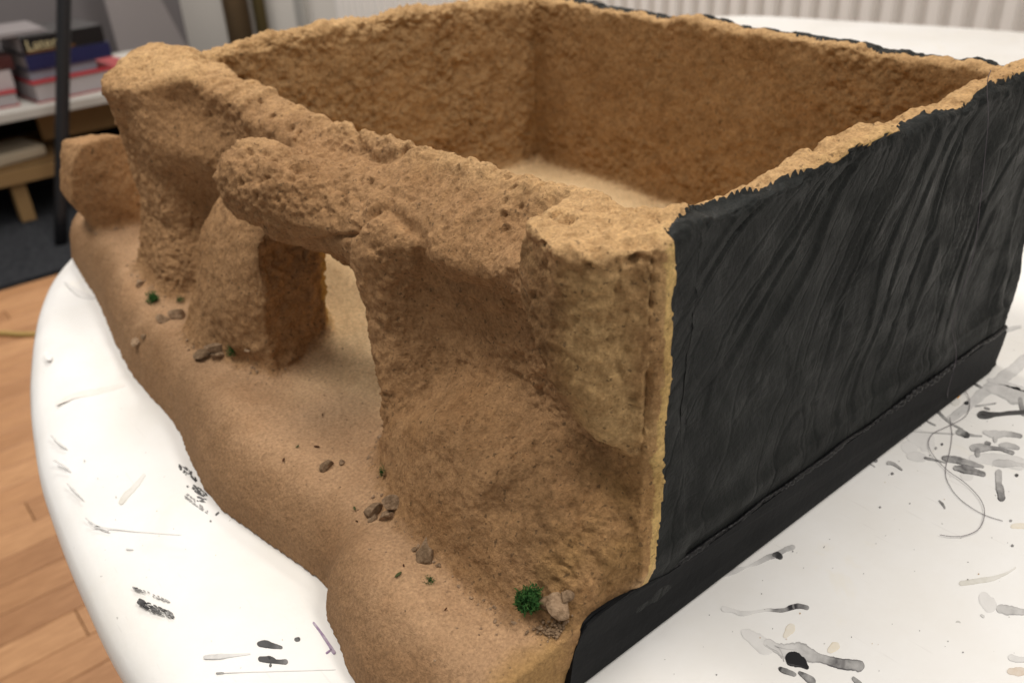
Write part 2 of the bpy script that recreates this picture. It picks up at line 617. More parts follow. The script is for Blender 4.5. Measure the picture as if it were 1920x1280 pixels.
BOU = hull_planes([(-0.047, 0.139, 0.069), (-0.030, 0.148, 0.066), (-0.006, 0.146, 0.072), (-0.041, 0.096, 0.090), (-0.010, 0.092, 0.098), (-0.057, 0.124, 0.034), (-0.064, 0.088, 0.034),
                   (-0.062, 0.062, 0.048), (-0.046, 0.052, 0.080), (-0.008, 0.048, 0.088), (-0.038, 0.160, 0.034), (0.0, 0.155, 0.03), (0.0, 0.05, 0.03)])
CAP = hull_planes([(-0.061, 0.450, 0.187), (-0.054, 0.475, 0.186), (-0.026, 0.503, 0.200), (0.004, 0.504, 0.205), (0.014, 0.45, 0.205), (-0.012, 0.402, 0.197), (-0.036, 0.414, 0.192), (-0.030, 0.47, 0.2035),
                   (-0.046, 0.450, 0.160), (-0.040, 0.476, 0.160), (-0.020, 0.492, 0.168), (0.0, 0.494, 0.17), (0.01, 0.45, 0.17), (-0.012, 0.412, 0.165), (-0.028, 0.424, 0.162)])
ROCK = hull_planes([(-0.071, 0.585, 0.070), (-0.066, 0.575, 0.106), (-0.052, 0.575, 0.121), (-0.02, 0.585, 0.120), (0.0, 0.60, 0.105), (-0.055, 0.63, 0.115), (-0.018, 0.635, 0.11),
                    (-0.07, 0.62, 0.075), (-0.058, 0.585, 0.046), (-0.018, 0.57, 0.036), (0.01, 0.6, 0.04), (0.0, 0.64, 0.04), (-0.055, 0.63, 0.046)])
TOWER = [(0.02, -0.030, 0.450, 0.039, 0.050), (0.05, -0.024, 0.455, 0.034, 0.044), (0.09, -0.014, 0.459, 0.030, 0.040), (0.13, -0.012, 0.460, 0.032, 0.040),
         (0.165, -0.014, 0.459, 0.034, 0.040), (0.183, -0.014, 0.459, 0.034, 0.040)]
MOUND = [(0.02, -0.018, 0.074, 0.048, 0.088), (0.038, -0.016, 0.072, 0.046, 0.084), (0.058, -0.011, 0.072, 0.039, 0.078), (0.075, -0.006, 0.074, 0.030, 0.072),
         (0.086, -0.003, 0.076, 0.022, 0.064), (0.097, 0.000, 0.074, 0.013, 0.056), (0.110, 0.004, 0.065, 0.004, 0.048)]

PARTS = ['sandy_ground', 'front_wall', 'rock_tower', 'rock_buttress', 'rock_overhang', 'rock_pillar', 'rock_mound', 'side_wall', 'rear_wall', 'inner_lining', 'loose_boulder']


RNX = np.arange(-0.02, 0.55, 0.001)
_l = lambda k: np.stack([RNX, 0 * RNX + k, 0 * RNX], 1)
RN1 = 0.0030 * fbm(_l(1.0), 30, 3, 0.6, 201) + 0.0016 * fbm(_l(3.0), 150, 3, 0.6, 202)
RN2 = 0.0026 * fbm(_l(5.0), 34, 3, 0.6, 203) + 0.0018 * fbm(_l(7.0), 130, 3, 0.6, 204)
RN3 = 0.0014 * fbm(_l(9.0), 40, 3, 0.6, 205) + 0.0016 * fbm(_l(11.0), 140, 3, 0.6, 206)


def rim(Yq, base=0.199):
    return base + np.interp(Yq, RNX, RN1)


def comps(X, Y, Z):
    gnd = (Z - ground_h(X, Y)) * 0.72
    gnd = np.maximum(gnd, -0.002 - Y + 0 * X)
    # front wall with its door, cornice and pier
    zt = np.interp(Y, [0, 0.05, 0.12, 0.2, 0.29, 0.36, 0.43], [0.2, 0.198, 0.195, 0.193, 0.190, 0.191, 0.195]) + np.interp(Y, RNX, RN2)
    fw = smax(np.maximum(np.abs(X - 0.006) - 0.0135, np.maximum(-0.002 - Y, Y - 0.46)), Z - zt, 0.007)
    corn = sd_chain(X, Y, Z, [(-0.002, 0.258, 0.150, 0.012), (-0.008, 0.230, 0.150, 0.022), (-0.006, 0.19, 0.158, 0.0215), (-0.005, 0.13, 0.169, 0.0165), (-0.003, 0.05, 0.173, 0.0165)])
    fw = smin(fw, corn, 0.026)
    fw = smax(fw, (Z - zt + np.interp(Y, [0.04, 0.08, 0.24, 0.28, 0.42], [0.12, 0.90, 0.90, 0.55, 0.1]) * np.clip(0.016 - X, 0, 0.06)) * 0.86, 0.006)
    fw = smax(fw, hole_d(X, Y, Z), 0.005)
    pier = sd_chain(X, Y, Z, [(-0.008, 0.172, 0.150, 0.019), (-0.012, 0.165, 0.10, 0.019), (-0.020, 0.143, 0.04, 0.023)])
    pier = smax(pier, hole_d(X, Y, Z), 0.006)
    fw = smin(fw, pier, 0.026)
    tow = sd_loft(X, Y, Z, TOWER, 3.6)
    tow = smin(tow, sd_hull(CAP, X, Y, Z, 0.008), 0.010)
    fil = sd_chain(X, Y, Z, [(-0.014, 0.430, 0.150, 0.024), (0.001, 0.372, 0.140, 0.012)])
    fil2 = sd_chain(X, Y, Z, [(-0.018, 0.430, 0.05, 0.028), (-0.002, 0.370, 0.07, 0.016)])
    tow = smin(tow, smin(fil, fil2, 0.05), 0.022)
    tow = smax(tow, Z - np.interp(Y, [0.36, 0.40, 0.46], [0.186, 0.195, 0.23]), 0.006)
    but = sd_hull(BUT, X, Y, Z, 0.006)
    ovh = sd_chain(X, Y, Z, [(-0.036, 0.262, 0.1645, 0.0225), (-0.029, 0.240, 0.160, 0.0245), (-0.010, 0.205, 0.153, 0.020)])
    blk = sd_hull(BLK, X, Y, Z, 0.0025)
    mnd = smin(sd_loft(X, Y, Z, MOUND, 2.4), sd_hull(BOU, X, Y, Z, 0.007), 0.010)
    mnd = smax(mnd, -0.002 - Y, 0.003)
    sw = smax(sd_box(X, Y, Z, (0.0, D_ - 0.020, 0.0), (W_ - 0.006, D_ + 0.004, 0.26), 0.0),
              Z - np.interp(X, [0, 0.02, 0.1, 0.2, 0.33], [0.195, 0.199, 0.204, 0.203, 0.196]), 0.010)
    rw = smax(sd_box(X, Y, Z, (W_ - 0.022, 0.0, 0.0), (W_, D_ + 0.002, 0.26), 0.0), Z - rim(Y, 0.1965), 0.005)
    zr = np.interp(X, [0, 0.016, 0.032, 0.048, 0.072, 0.094, 0.125, 0.162, 0.172, 0.197, 0.219, 0.244, 0.31, 0.35],
                   [0.1985, 0.2005, 0.199, 0.1985, 0.198, 0.2005, 0.204, 0.2045, 0.2005, 0.203, 0.2015, 0.2045, 0.206, 0.206]) + np.interp(X, RNX, RN3)
    lw = smax(sd_box(X, Y, Z, (0.004, 0.0, 0.0), (W_, 0.0185, 0.26), 0.0), Z - zr, 0.006)
    rock = sd_hull(ROCK, X, Y, Z, 0.003)
    return [gnd, fw, tow, but, ovh, blk, mnd, sw, rw, lw, rock]


def field(X, Y, Z):
    c = comps(X, Y, Z)
    gnd, fw, tow, but, ovh, blk, mnd, sw, rw, lw, rock = c
    d = smin(fw, tow, 0.020)
    d = smin(d, but, 0.018)
    d = smin(d, ovh, 0.016)
    d = smin(d, blk, 0.010)
    d = smin(d, mnd, 0.008)
    d = smin(d, smin(sw, rw, 0.012), 0.008)
    d = smin(d, lw, 0.006)
    d = smin(d, rock, 0.003)
    d = smin(d, gnd, 0.009)
    return np.maximum(d, 0.0004 - Z)


def surface_nets(f, lo, hi, h, B=20):
    lo = np.array(lo, float)
    nb = np.ceil((np.array(hi) - lo) / (h * B)).astype(int)
    N = nb * B + 2
    bi = np.stack(np.meshgrid(*[np.arange(n) for n in nb], indexing='ij'), -1).reshape(-1, 3)
    cen = lo + (bi + 0.5) * B * h
    dc = np.abs(f(cen[:, 0], cen[:, 1], cen[:, 2]))
    act = bi[dc < 0.87 * B * h * 1.15 + 0.010]
    r = np.arange(B + 1)
    li = np.stack(np.meshgrid(r, r, r, indexing='ij'), -1).reshape(-1, 3)
    ids, pos, quads = [], [], []
    offs = [np.array(o) for o in ((0, 0, 0), (1, 0, 0), (0, 1, 0), (1, 1, 0), (0, 0, 1), (1, 0, 1), (0, 1, 1), (1, 1, 1))]
    edges = [(0, 1), (2, 3), (4, 5), (6, 7), (0, 2), (1, 3), (4, 6), (5, 7), (0, 4), (1, 5), (2, 6), (3, 7)]

    def gid(a):
        a = a.astype(np.int64)
        return ((a[..., 0] + 1) * N[1] + a[..., 1] + 1) * N[2] + a[..., 2] + 1
    CH = 12
    for c0 in range(0, len(act), CH):
        blk = act[c0:c0 + CH]
        G = (blk[:, None, :] * B + li[None]).reshape(-1, 3)
        P = (lo + G * h).astype(np.float32)
        vals = f(P[:, 0], P[:, 1], P[:, 2]).reshape(len(blk), B + 1, B + 1, B + 1)
        for k, b in enumerate(blk):
            v = vals[k]
            sgn = v < 0
            if sgn.all() or not sgn.any():
                continue
            cnt = sum(sgn[o[0]:o[0] + B, o[1]:o[1] + B, o[2]:o[2] + B].astype(np.int8) for o in offs)
            cells = np.argwhere((cnt > 0) & (cnt < 8))
            if len(cells):
                cv = np.stack([v[cells[:, 0] + o[0], cells[:, 1] + o[1], cells[:, 2] + o[2]] for o in offs], 1)
                acc = np.zeros((len(cells), 3))
                num = np.zeros(len(cells))
                for a, e in edges:
                    va, vb = cv[:, a], cv[:, e]
                    m = (va < 0) != (vb < 0)
                    tt = np.where(m, va / np.where(m, va - vb, 1), 0)
                    acc += np.where(m[:, None], offs[a] + tt[:, None] * (offs[e] - offs[a]), 0)
                    num += m
                pos.append(lo + (b * B + cells + acc / num[:, None]) * h)
                ids.append(gid(b * B + cells))
            for ax in range(3):
                sl1 = [slice(0, B)] * 3
                sl2 = [slice(0, B)] * 3
                sl2[ax] = slice(1, B + 1)
                s1, s2 = sgn[tuple(sl1)], sgn[tuple(sl2)]
                e = np.argwhere(s1 != s2)
                if not len(e):
                    continue
                flip = s1[e[:, 0], e[:, 1], e[:, 2]]
                e = e + b * B
                u, w2 = np.zeros(3, int), np.zeros(3, int)
                u[(ax + 1) % 3] = 1
                w2[(ax + 2) % 3] = 1
                q = np.stack([gid(e - u - w2), gid(e - w2), gid(e), gid(e - u)], 1)
                q[~flip] = q[~flip][:, ::-1]
                quads.append(q)
    ids = np.concatenate(ids)
    pos = np.concatenate(pos)
    quads = np.concatenate(quads)
    o = np.argsort(ids)
    ids, pos = ids[o], pos[o]
    Q = np.searchsorted(ids, quads)
    ok = (Q < len(ids)).all(1)
    Q, quads = Q[ok], quads[ok]
    ok = (ids[Q] == quads).all(1)
    return pos, Q[ok]


def vnormals(V, Q):
    n = np.cross(V[Q[:, 2]] - V[Q[:, 0]], V[Q[:, 3]] - V[Q[:, 1]])
    out = np.stack([sum(np.bincount(Q[:, k], n[:, a], len(V)) for k in range(4)) for a in range(3)], 1)
    return out / (np.linalg.norm(out, axis=1, keepdims=True) + 1e-12)


VOX = 0.00115
V, Q = surface_nets(field, (-0.135, -0.02, -0.006), (0.365, 0.69, 0.232), VOX)
NV = vnormals(V, Q)
C = np.stack(comps(V[:, 0], V[:, 1], V[:, 2]), 1)
part = C.argmin(1)
X, Y, Z = V.T
# black paint: on the outer side of the right wall and on its shoulder, on the outer side of the rear wall
wob = fbm(V, 55, 3, 0.55, 21)
wob2 = fbm(V, 190, 3, 0.6, 22)
edge_x = np.interp(Z, [0.0, 0.033, 0.05, 0.07, 0.089, 0.103, 0.116, 0.14, 0.165, 0.198], [-0.05, -0.0037, 0.0006, 0.0028, 0.0050, 0.0, 0.001, 0.0035, 0.0014, 0.001]) + wob2 * 0.0012
yb = np.interp(X, [0, 0.004, 0.016, 0.03, 0.05, 0.075, 0.10, 0.162, 0.166, 0.21, 0.222, 0.27, 0.30, 0.36],
               [0.0005, 0.002, 0.007, 0.0135, 0.0125, 0.009, 0.003, 0.0005, 0.0095, 0.0075, 0.004, 0.007, 0.004, 0.005]) + wob2 * 0.0018 + wob * 0.002
black1 = (X > edge_x) & (Y < 0.0165) & (((Y < yb) & (Z > 0.15)) | ((NV[:, 1] < -0.4) & (Z <= 0.19)) | (Y < 0.0012))
black1 &= (part == 9) | (part == 1) | (part == 5) | (part == 6) | (part == 0) | (part == 8)
xb = W_ - 0.0125 + wob2 * 0.003 + wob * 0.003
black2 = (X > xb) & (Z > 0.02) & ~black1 & ((part == 8) | (part == 9) | (part == 7))
black2 |= (X > W_ - 0.012) & (part == 0) & ~black1
black1 |= (part == 0) & (Y < 0.003) & (X > 0.0)
jam = (part == 9) & (X < 0.012) & ~black1
part[jam] = 5

# relief: crumbly lumps on the rock, fine grain on the sand, creases in the black shell
rock_amp = np.array([0.10, 1.2, 0.9, 1.05, 1.0, 0.7, 0.85, 1.55, 0.85, 0.9, 0.6])[part]
# smoother blend between sand and rock
blend = sstep(-0.004, 0.012, C[:, 0])
rock_amp = rock_amp * (0.25 + 0.75 * blend)
n1 = fbm(V, 30, 3, 0.5, 1)
n2 = fbm(V, 95, 4, 0.62, 5)
n3 = np.abs(fbm(V, 75, 3, 0.55, 9))
wl = worley(V + 0.004 * np.stack([n1, n2, n1], 1), 95, 13)
pits = np.clip(fbm(V, 240, 2, 0.5, 31) - 0.34, 0, 1)
patch = sstep(-0.25, 0.35, fbm(V, 17, 3, 0.5, 41))
n4 = fbm(V, 260, 3, 0.6, 33)
disp = rock_amp * (0.0026 * n1 + (0.0009 + 0.0016 * patch) * n2 - 0.0010 * (0.12 - n3) * (n3 < 0.12) * 8 * patch * (part != 6) + 0.0005 * (0.55 - wl) * patch - 0.004 * pits * patch + (0.0010 + 0.0009 * patch) * n4 + 0.0005 * patch * fbm(V, 480, 2, 0.6, 35))
hol = np.clip(fbm(V, 210, 2, 0.5, 131) - 0.46, 0, 1) * np.isin(part, (1, 4, 5)) * sstep(0.150, 0.18, Z)
disp -= 0.012 * hol
dent = np.abs(fbm(V * np.array([1.0, 1.0, 1.6]), 19, 2, 0.5, 133))
disp -= 0.0034 * np.interp(Y, [0.235, 0.27], [1.0, 0.25]) * np.exp(-(dent / 0.11) ** 2) * np.isin(part, (1, 4)) * sstep(0.125, 0.15, Z)
disp += 0.0022 * fbm(V, 24, 2, 0.5, 135) * np.isin(part, (1, 4))
# rims are more ragged
rag = sstep(0.186, 0.2, Z) * (part != 2)
disp += rag * (0.0016 * fbm(V, 160, 3, 0.6, 51))
isw = np.isin(part, (7,)) & (NV[:, 1] < 0)
disp += (part == 3) * (0.004 * fbm(V, 26, 2, 0.5, 63) + 0.0022 * fbm(V, 70, 3, 0.6, 64))
disp += isw * (0.0021 * fbm(V, 75, 3, 0.6, 61) - 0.004 * np.clip(fbm(V, 110, 2, 0.5, 62) - 0.3, 0, 1))
disp += (part == 0) * (0.0008 * n2 + 0.0003 * fbm(V, 300, 2, 0.5, 71))
# creases of the black side: along the slanting direction of the shell
a = math.radians(30)
cu = X - (0.35 * Z + 3.6 * np.maximum(Z - 0.06, 0) ** 2) * np.interp(X, [0.0, 0.09, 0.20, 0.36], [1.0, 1.0, 0.45, 0.28])
cv = Z + 0.4 * X
bend = 0.014 * vnoise(np.stack([X, Z, 0 * X], 1), 13, 81) + 0.02 * (Z - 0.1) * X / 0.35
S1 = np.stack([(cu + bend) * 17, cv * 5.0, 0 * X], 1)
S2 = np.stack([(cu * 1.0 + bend * 1.6) * 66, cv * 11, 0 * X + 3], 1)
f1 = fbm(S1, 1.0, 3, 0.42, 83) * 2.6
f2 = fbm(S2, 1.0, 3, 0.45, 85) * 2.2
saw1 = f1 - np.floor(f1)
saw2 = f2 - np.floor(f2)
saw1 = np.where(saw1 > 0.86, (1 - saw1) / 0.14 * 0.86, saw1)
saw2 = np.where(saw2 > 0.8, (1 - saw2) / 0.2 * 0.8, saw2)
r1 = np.abs(fbm(S1 * np.array([1.2, 1, 1]) + 7, 1.0, 2, 0.4, 87))
crz = np.interp(X, [0, 0.04, 0.09, 0.2, 0.35], [0.25, 0.55, 1.0, 1.0, 0.8]) * (0.45 + 0.55 * sstep(0.05, 0.12, Z))
crease = (0.0020 * saw1 + 0.0003 * saw2 - 0.0016 * np.exp(-(r1 / 0.035) ** 2) - 0.0024) * crz + 0.0005 * fbm(V, 130, 3, 0.6, 88) + 0.0034 * vnoise(np.stack([X, Z, 0 * X], 1), 17, 89)
shoulder = sstep(0.186, 0.199, Z)
disp_b = crease * (1 - 0.6 * shoulder) + shoulder * (0.0022 * fbm(V, 130, 4, 0.65, 91) - 0.0006)
disp = np.where(black1, np.minimum(disp_b, 0.0016), disp)
disp = np.where(black2, 0.0022 * fbm(V, 90, 4, 0.6, 95), disp)
# clay skin stands a little proud where it meets the black side
lip = (~black1) & (Y < 0.004) & (X < edge_x + 0.002) & (Z > 0.03)
lw_ = lip * sstep(-0.012, -0.002, X - edge_x)
disp = disp * (1 - lw_) + (0.0010 + 0.0008 * wob2) * lw_
low = (Y < 0.004) & (X > -0.0445) & (NV[:, 1] < -0.3)
disp = np.where(low, disp * sstep(0.034, 0.044, Z) - 0.0010 * (1 - sstep(0.036, 0.042, Z)), disp)
VD = V + NV * disp[:, None]
VD[:, 2] = np.maximum(VD[:, 2], 0.0003)
NV2 = vnormals(VD, Q)

# colour of the clay by place
RK = np.array([0.350, 0.203, 0.099])
SAND = np.array([0.470, 0.293, 0.167])
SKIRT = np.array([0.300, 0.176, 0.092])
OCH = np.array([0.41, 0.245, 0.095])
PALE = np.array([0.48, 0.318, 0.150])
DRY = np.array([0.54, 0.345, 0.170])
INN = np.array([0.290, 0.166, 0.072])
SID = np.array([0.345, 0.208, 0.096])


def lerp(a, b, f):
    return a * (1 - f[:, None]) + b * f[:, None]


tintv = np.tile(RK, (len(V), 1))
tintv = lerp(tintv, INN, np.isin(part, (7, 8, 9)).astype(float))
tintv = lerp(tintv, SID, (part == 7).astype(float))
mot = fbm(V, 42, 4, 0.6, 101)
tintv *= (1 + 0.13 * mot)[:, None]
red = sstep(0.1, 0.6, fbm(V, 26, 3, 0.5, 103))
tintv = lerp(tintv, np.array([0.31, 0.170, 0.075]), 0.5 * red * (part != 3))
rust = np.maximum((part == 5) * sstep(0.006, 0.012, Y + 0.003 * mot) * sstep(0.196, 0.185, Z), (part == 6) * sstep(0.07, 0.02, Y) * 0.8) * sstep(-0.5, 0.2, wob + 0.6 * mot)
tintv = lerp(tintv, np.array([0.20, 0.115, 0.052]), 0.85 * rust)
och = sstep(0.030, 0.008, Y + 0.010 * mot) * sstep(0.03, 0.06, Z) * (X < 0.012) * (0.55 + 0.45 * sstep(-0.3, 0.3, wob))
tintv = lerp(tintv, OCH, np.clip(och * 0.45, 0, 1))
pale = sstep(0.02, 0.006, np.abs(Y - 0.007) + 0.012 * np.abs(wob)) * sstep(0.10, 0.12, Z) * sstep(0.2, 0.185, Z) * (X < 0.0)
tintv = lerp(tintv, PALE, np.clip(0.9 * pale, 0, 1))
lipc = ((X > edge_x - 0.0052) & (Y < 0.006) & (Z > 0.03) & ~black1).astype(float)
tintv = lerp(tintv, np.array([0.62, 0.43, 0.17]), lipc * 0.75)
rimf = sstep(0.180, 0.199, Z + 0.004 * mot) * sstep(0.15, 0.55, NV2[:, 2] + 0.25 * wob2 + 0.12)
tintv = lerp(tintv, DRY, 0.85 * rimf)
gold = sstep(0.276, 0.280, Y) * sstep(0.31, 0.30, Y) * sstep(0.0, -0.5, NV2[:, 1]) * (X > -0.007) * (X < 0.02) * (Z < 0.12) * (Z > 0.04)
tintv = lerp(tintv, np.array([0.55, 0.34, 0.10]), 0.7 * gold)
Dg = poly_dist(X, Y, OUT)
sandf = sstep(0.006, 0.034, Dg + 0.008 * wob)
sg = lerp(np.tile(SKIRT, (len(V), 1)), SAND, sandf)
sg *= (1 + 0.10 * fbm(V, 33, 3, 0.5, 107))[:, None]
sg = lerp(sg, np.array([0.80, 0.57, 0.32]), sstep(-0.03, 0.005, X))  # floor inside tinted paler for the light that falls in from above
pale_s = sstep(-0.062, -0.012, X + 0.012 * wob) * np.exp(-((Y - 0.232) / 0.042) ** 2)
sg = lerp(sg, np.array([0.62, 0.44, 0.26]), 0.75 * pale_s)
dark_s = np.exp(-(((X + 0.045) / 0.03) ** 2 + ((Y - 0.205) / 0.022) ** 2))  # darker brown patch in the sand before the doorway
sg = lerp(sg, np.array([0.20, 0.135, 0.085]), 0.35 * dark_s)
endf = sstep(0.012, 0.0, Y + 0.006 * wob) * (X < -0.02)
sg = lerp(sg, OCH * 0.92, 0.85 * endf)
isg = 1 - sstep(-0.002, 0.010, C[:, 1:].min(1) * 0 + (C[:, 0] - np.minimum(C[:, 1:].min(1), 0.02)) + 0.006 + 0.005 * wob2)
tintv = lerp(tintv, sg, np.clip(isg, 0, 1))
grain = np.clip(1 - isg * 0.8, 0.15, 1)

model = thing('terrain_model', (0.17, 0.23, 0), 'clay rock terrain box with an arched doorway and black outer sides on the table', 'diorama')
fb1 = black1[Q].sum(1) >= 2
fb2 = black2[Q].sum(1) >= 2
pf = part[Q[:, 0]]


def emit(name, sel, material, parent=model, col=True):
    F = Q[sel]
    if not len(F):
        return None
    u, inv = np.unique(F, return_inverse=True)
    o = obj_np(name, VD[u], inv.reshape(F.shape), material, parent)
    m = o.data
    if col:
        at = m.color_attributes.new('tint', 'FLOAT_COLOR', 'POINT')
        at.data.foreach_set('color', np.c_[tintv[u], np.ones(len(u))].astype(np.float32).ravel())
        gt = m.attributes.new('grain', 'FLOAT', 'POINT')
        gt.data.foreach_set('value', grain[u].astype(np.float32))
    else:
        ft = m.attributes.new('fold', 'FLOAT_VECTOR', 'POINT')
        ft.data.foreach_set('vector', np.stack([cu[u], cv[u] * 0.26, 0 * cu[u]], 1).astype(np.float32).ravel())
    m.normals_split_custom_set_from_vertices(NV2[u].astype(np.float32))
    return o


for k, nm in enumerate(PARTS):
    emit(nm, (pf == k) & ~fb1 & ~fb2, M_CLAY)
tag(emit('outer_side', fb1, M_BLACK, col=False), 'black painted crumpled right outer side')
emit('outer_rear', fb2 & ~fb1, M_BLACK, col=False)

# black board under the model: a slab with a slanting near end and a rounded far corner
bm = bmesh.new()
yf, yk = -0.0044, 0.44
prof2 = [(-0.0535, 0.0006), (-0.0505, 0.013), (-0.0482, 0.0248), (-0.0455, 0.0335), (-0.0415, 0.0372), (-0.0360, 0.0388), (-0.0260, 0.0380), (-0.0150, 0.0374), (-0.0085, 0.0380), (-0.002, 0.0345), (0.010, 0.0325), (0.05, 0.0320), (0.10, 0.0320), (0.16, 0.0315), (0.22, 0.0315), (0.28, 0.0315), (0.330, 0.0315), (0.342, 0.0310), (0.3465, 0.029), (0.3450, 0.018), (0.340, 0.007), (0.335, 0.0006)]
fr = [bm.verts.new((x, yf + 0.0005 * rnd.uniform(-1, 1), z)) for x, z in prof2]
bk = [bm.verts.new((x, 0.012, z)) for x, z in prof2]
n = len(prof2)
bm.faces.new(fr)
bm.faces.new(bk[::-1])
for i in range(n):
    j = (i + 1) % n
    bm.faces.new((fr[i], fr[j], bk[j], bk[i]))
bmesh.ops.bevel(bm, geom=[e for e in bm.edges if all(v in fr for v in e.verts)], offset=0.0012, segments=2, affect='EDGES')
obj_bm('base_board', bm, M_BASE, model)
pts = [(x, -0.0032 + 0.0003 * math.sin(x * 170), 0.0322 + 0.0006 * math.sin(x * 90)) for x in np.linspace(0.012, 0.343, 230)]
rr = [0.0011 + 0.0003 * math.sin(p[0] * 60) + (0.0011 * abs(math.sin(p[0] * 480)) if 0.19 < p[0] < 0.285 else 0.0005 * abs(math.sin(p[0] * 700))) + rnd.uniform(-.0003, .0003) for p in pts]
tube('glue_bead', pts, rr, M_BEAD, model, 7)


# ---------------------------------------------------------------- stones, moss and flakes glued on the ground
def stone_mesh(r, sx, sy, sz, seed, cuts=11):
    bm = bmesh.new()
    bmesh.ops.create_icosphere(bm, subdivisions=3, radius=1.0)
    q = random.Random(seed)
    pl = [(Vector((q.gauss(0, 1), q.gauss(0, 1), q.gauss(0, 1))).normalized(), q.uniform(0.5, 0.8)) for _ in range(cuts)]
    co = np.array([v.co[:] for v in bm.verts])
    nz = fbm(co + seed * 3.1, 1.6, 4, 0.6, seed)
    for v, k in zip(bm.verts, nz):
        for nrm, d in pl:
            e = v.co.dot(nrm) - d
            if e > 0:
                v.co -= nrm * e * 0.9
        v.co *= 1 + 0.10 * k
        v.co = Vector((v.co.x * sx, v.co.y * sy, v.co.z * sz)) * r
    return bm


def ground_at(x, y):
    return float(ground_h(np.array([x]), np.array([y]))[0])


def hit(u, v):
    """where the sight line of a pixel meets the clay"""
    d = (u - 960) / 1650 * AX_R - (v - 640) / 1650 * AX_U + AX_F
    d = d / np.linalg.norm(d)
    tt = 0.2
    for _ in range(90):
        p = CAM + d * tt
        e = float(field(p[:1], p[1:2], p[2:])[0])
        if e < 0.0002:
            break
        tt += e * 0.7
    return CAM + d * tt


def stone(u, v, z, r, sx, sy, sz, seed, rot=(0, 0, 0), name='pebble', sink=0.36):
    p = hit(u, v)
    bm = stone_mesh(r, sx, sy, sz, seed)
    bmesh.ops.rotate(bm, verts=bm.verts, cent=(0, 0, 0), matrix=Matrix.Rotation(rot[2], 3, 'Z') @ Matrix.Rotation(rot[0], 3, 'X') @ Matrix.Rotation(rot[1], 3, 'Y'))
    bmesh.ops.translate(bm, verts=bm.verts, vec=(p[0], p[1], p[2] + r * sz * (1 - 2 * sink) * 0.5))
    return obj_bm(name, bm, M_STONE, model, False)


STONES = [(612, 874, 0.038, 0.0040, 1.3, 1, 0.8, 1, (0, 0, .4)), (640, 868, 0.038, 0.0020, 1.4, 1, 0.7, 2, (0, 0, 1)),
          (702, 958, 0.038, 0.0050, 1.2, 1, 0.9, 3, (0, 0.2, .3)), (736, 948, 0.040, 0.0052, 1, 1.2, 1.0, 4, (0.4, 0, 1.3)), (725, 968, 0.037, 0.0042, 1.4, 0.9, 0.8, 5, (0.2, 0.4, 2)),
          (700, 972, 0.036, 0.0028, 1.3, 1, 0.8, 6, (0, 0, 0)), (797, 1042, 0.036, 0.0052, 1.0, 1.2, 0.9, 7, (0.3, 0.2, .2)), (800, 1020, 0.043, 0.0036, 1.5, 0.8, 0.35, 8, (0.2, -.5, .6)),
          (1048, 1134, 0.034, 0.0062, 1.4, 1.0, 0.75, 9, (0.4, 0.1, .9)), (1021, 1131, 0.034, 0.0034, 0.9, 1, 1.1, 10, (0, 0, 0)), (1062, 1118, 0.037, 0.0035, 1.2, 1, 0.8, 11, (0, 0, .4)),
          (304, 602, 0.043, 0.0055, 1, 1, .9, 12, (0, 0, 0)), (332, 594, 0.043, 0.0065, 1.1, 1, .9, 13, (0, 0, 1)), (258, 640, 0.042, 0.0050, 1.6, .9, .5, 14, (0, 0, 1)),
          (270, 632, 0.042, 0.0030, 1, .9, .7, 15, (0, 0, 1)), (262, 534, 0.043, 0.0040, 1, 1, .9, 16, (0, 0, 1)), (385, 662, 0.043, 0.0060, 1.6, 1, .5, 17, (0, 0.1, .2)), (408, 652, 0.044, 0.0060, 1.7, 1, .6, 18, (0, 0, -.2)),
          (412, 664, 0.043, 0.0040, 1.5, 1, .5, 19, (0, 0, -.4)), (468, 656, 0.043, 0.0026, 1.3, 1, .7, 20, (0, 0, 0)), (776, 1030, 0.036, 0.0016, 1, 1, .8, 21, (0, 0, 0))]
for a_ in STONES:
    stone(*a_)
bm = bmesh.new()
for k in range(170):
    u, v = rnd.gauss(1046, 24), rnd.gauss(1180, 11)
    p = hit(u, v)
    if p[1] < 0.0005:
        continue
    r = rnd.uniform(0.0003, 0.00085)
    q = bmesh.ops.create_icosphere(bm, subdivisions=1, radius=r)
    for vv in q['verts']:
        vv.co = Vector((vv.co.x * 1.2, vv.co.y, vv.co.z * .8)) + Vector((p[0], p[1], p[2] + r * .3))
tag(obj_bm('gravel', bm, M_STONE, model), kind='stuff')

# loose crumbs along the foot of the rocks and on the path
oth = C[:, 1:].min(1)
foot = np.where((part == 0) & (oth < 0.006) & (X < 0.0) & (Z > 0.02) & (Y > 0.001))[0]
path_ = np.where((part == 0) & (oth >= 0.006) & (X < 0.0) & (Z > 0.022) & (Y > 0.003) & (Dg > 0.02))[0]
bm = bmesh.new()
bmesh.ops.create_icosphere(bm, subdivisions=1, radius=1.0)
ico = np.array([v.co[:] for v in bm.verts])
icof = np.array([[v.index for v in f.verts] for f in bm.faces])
bm.free()


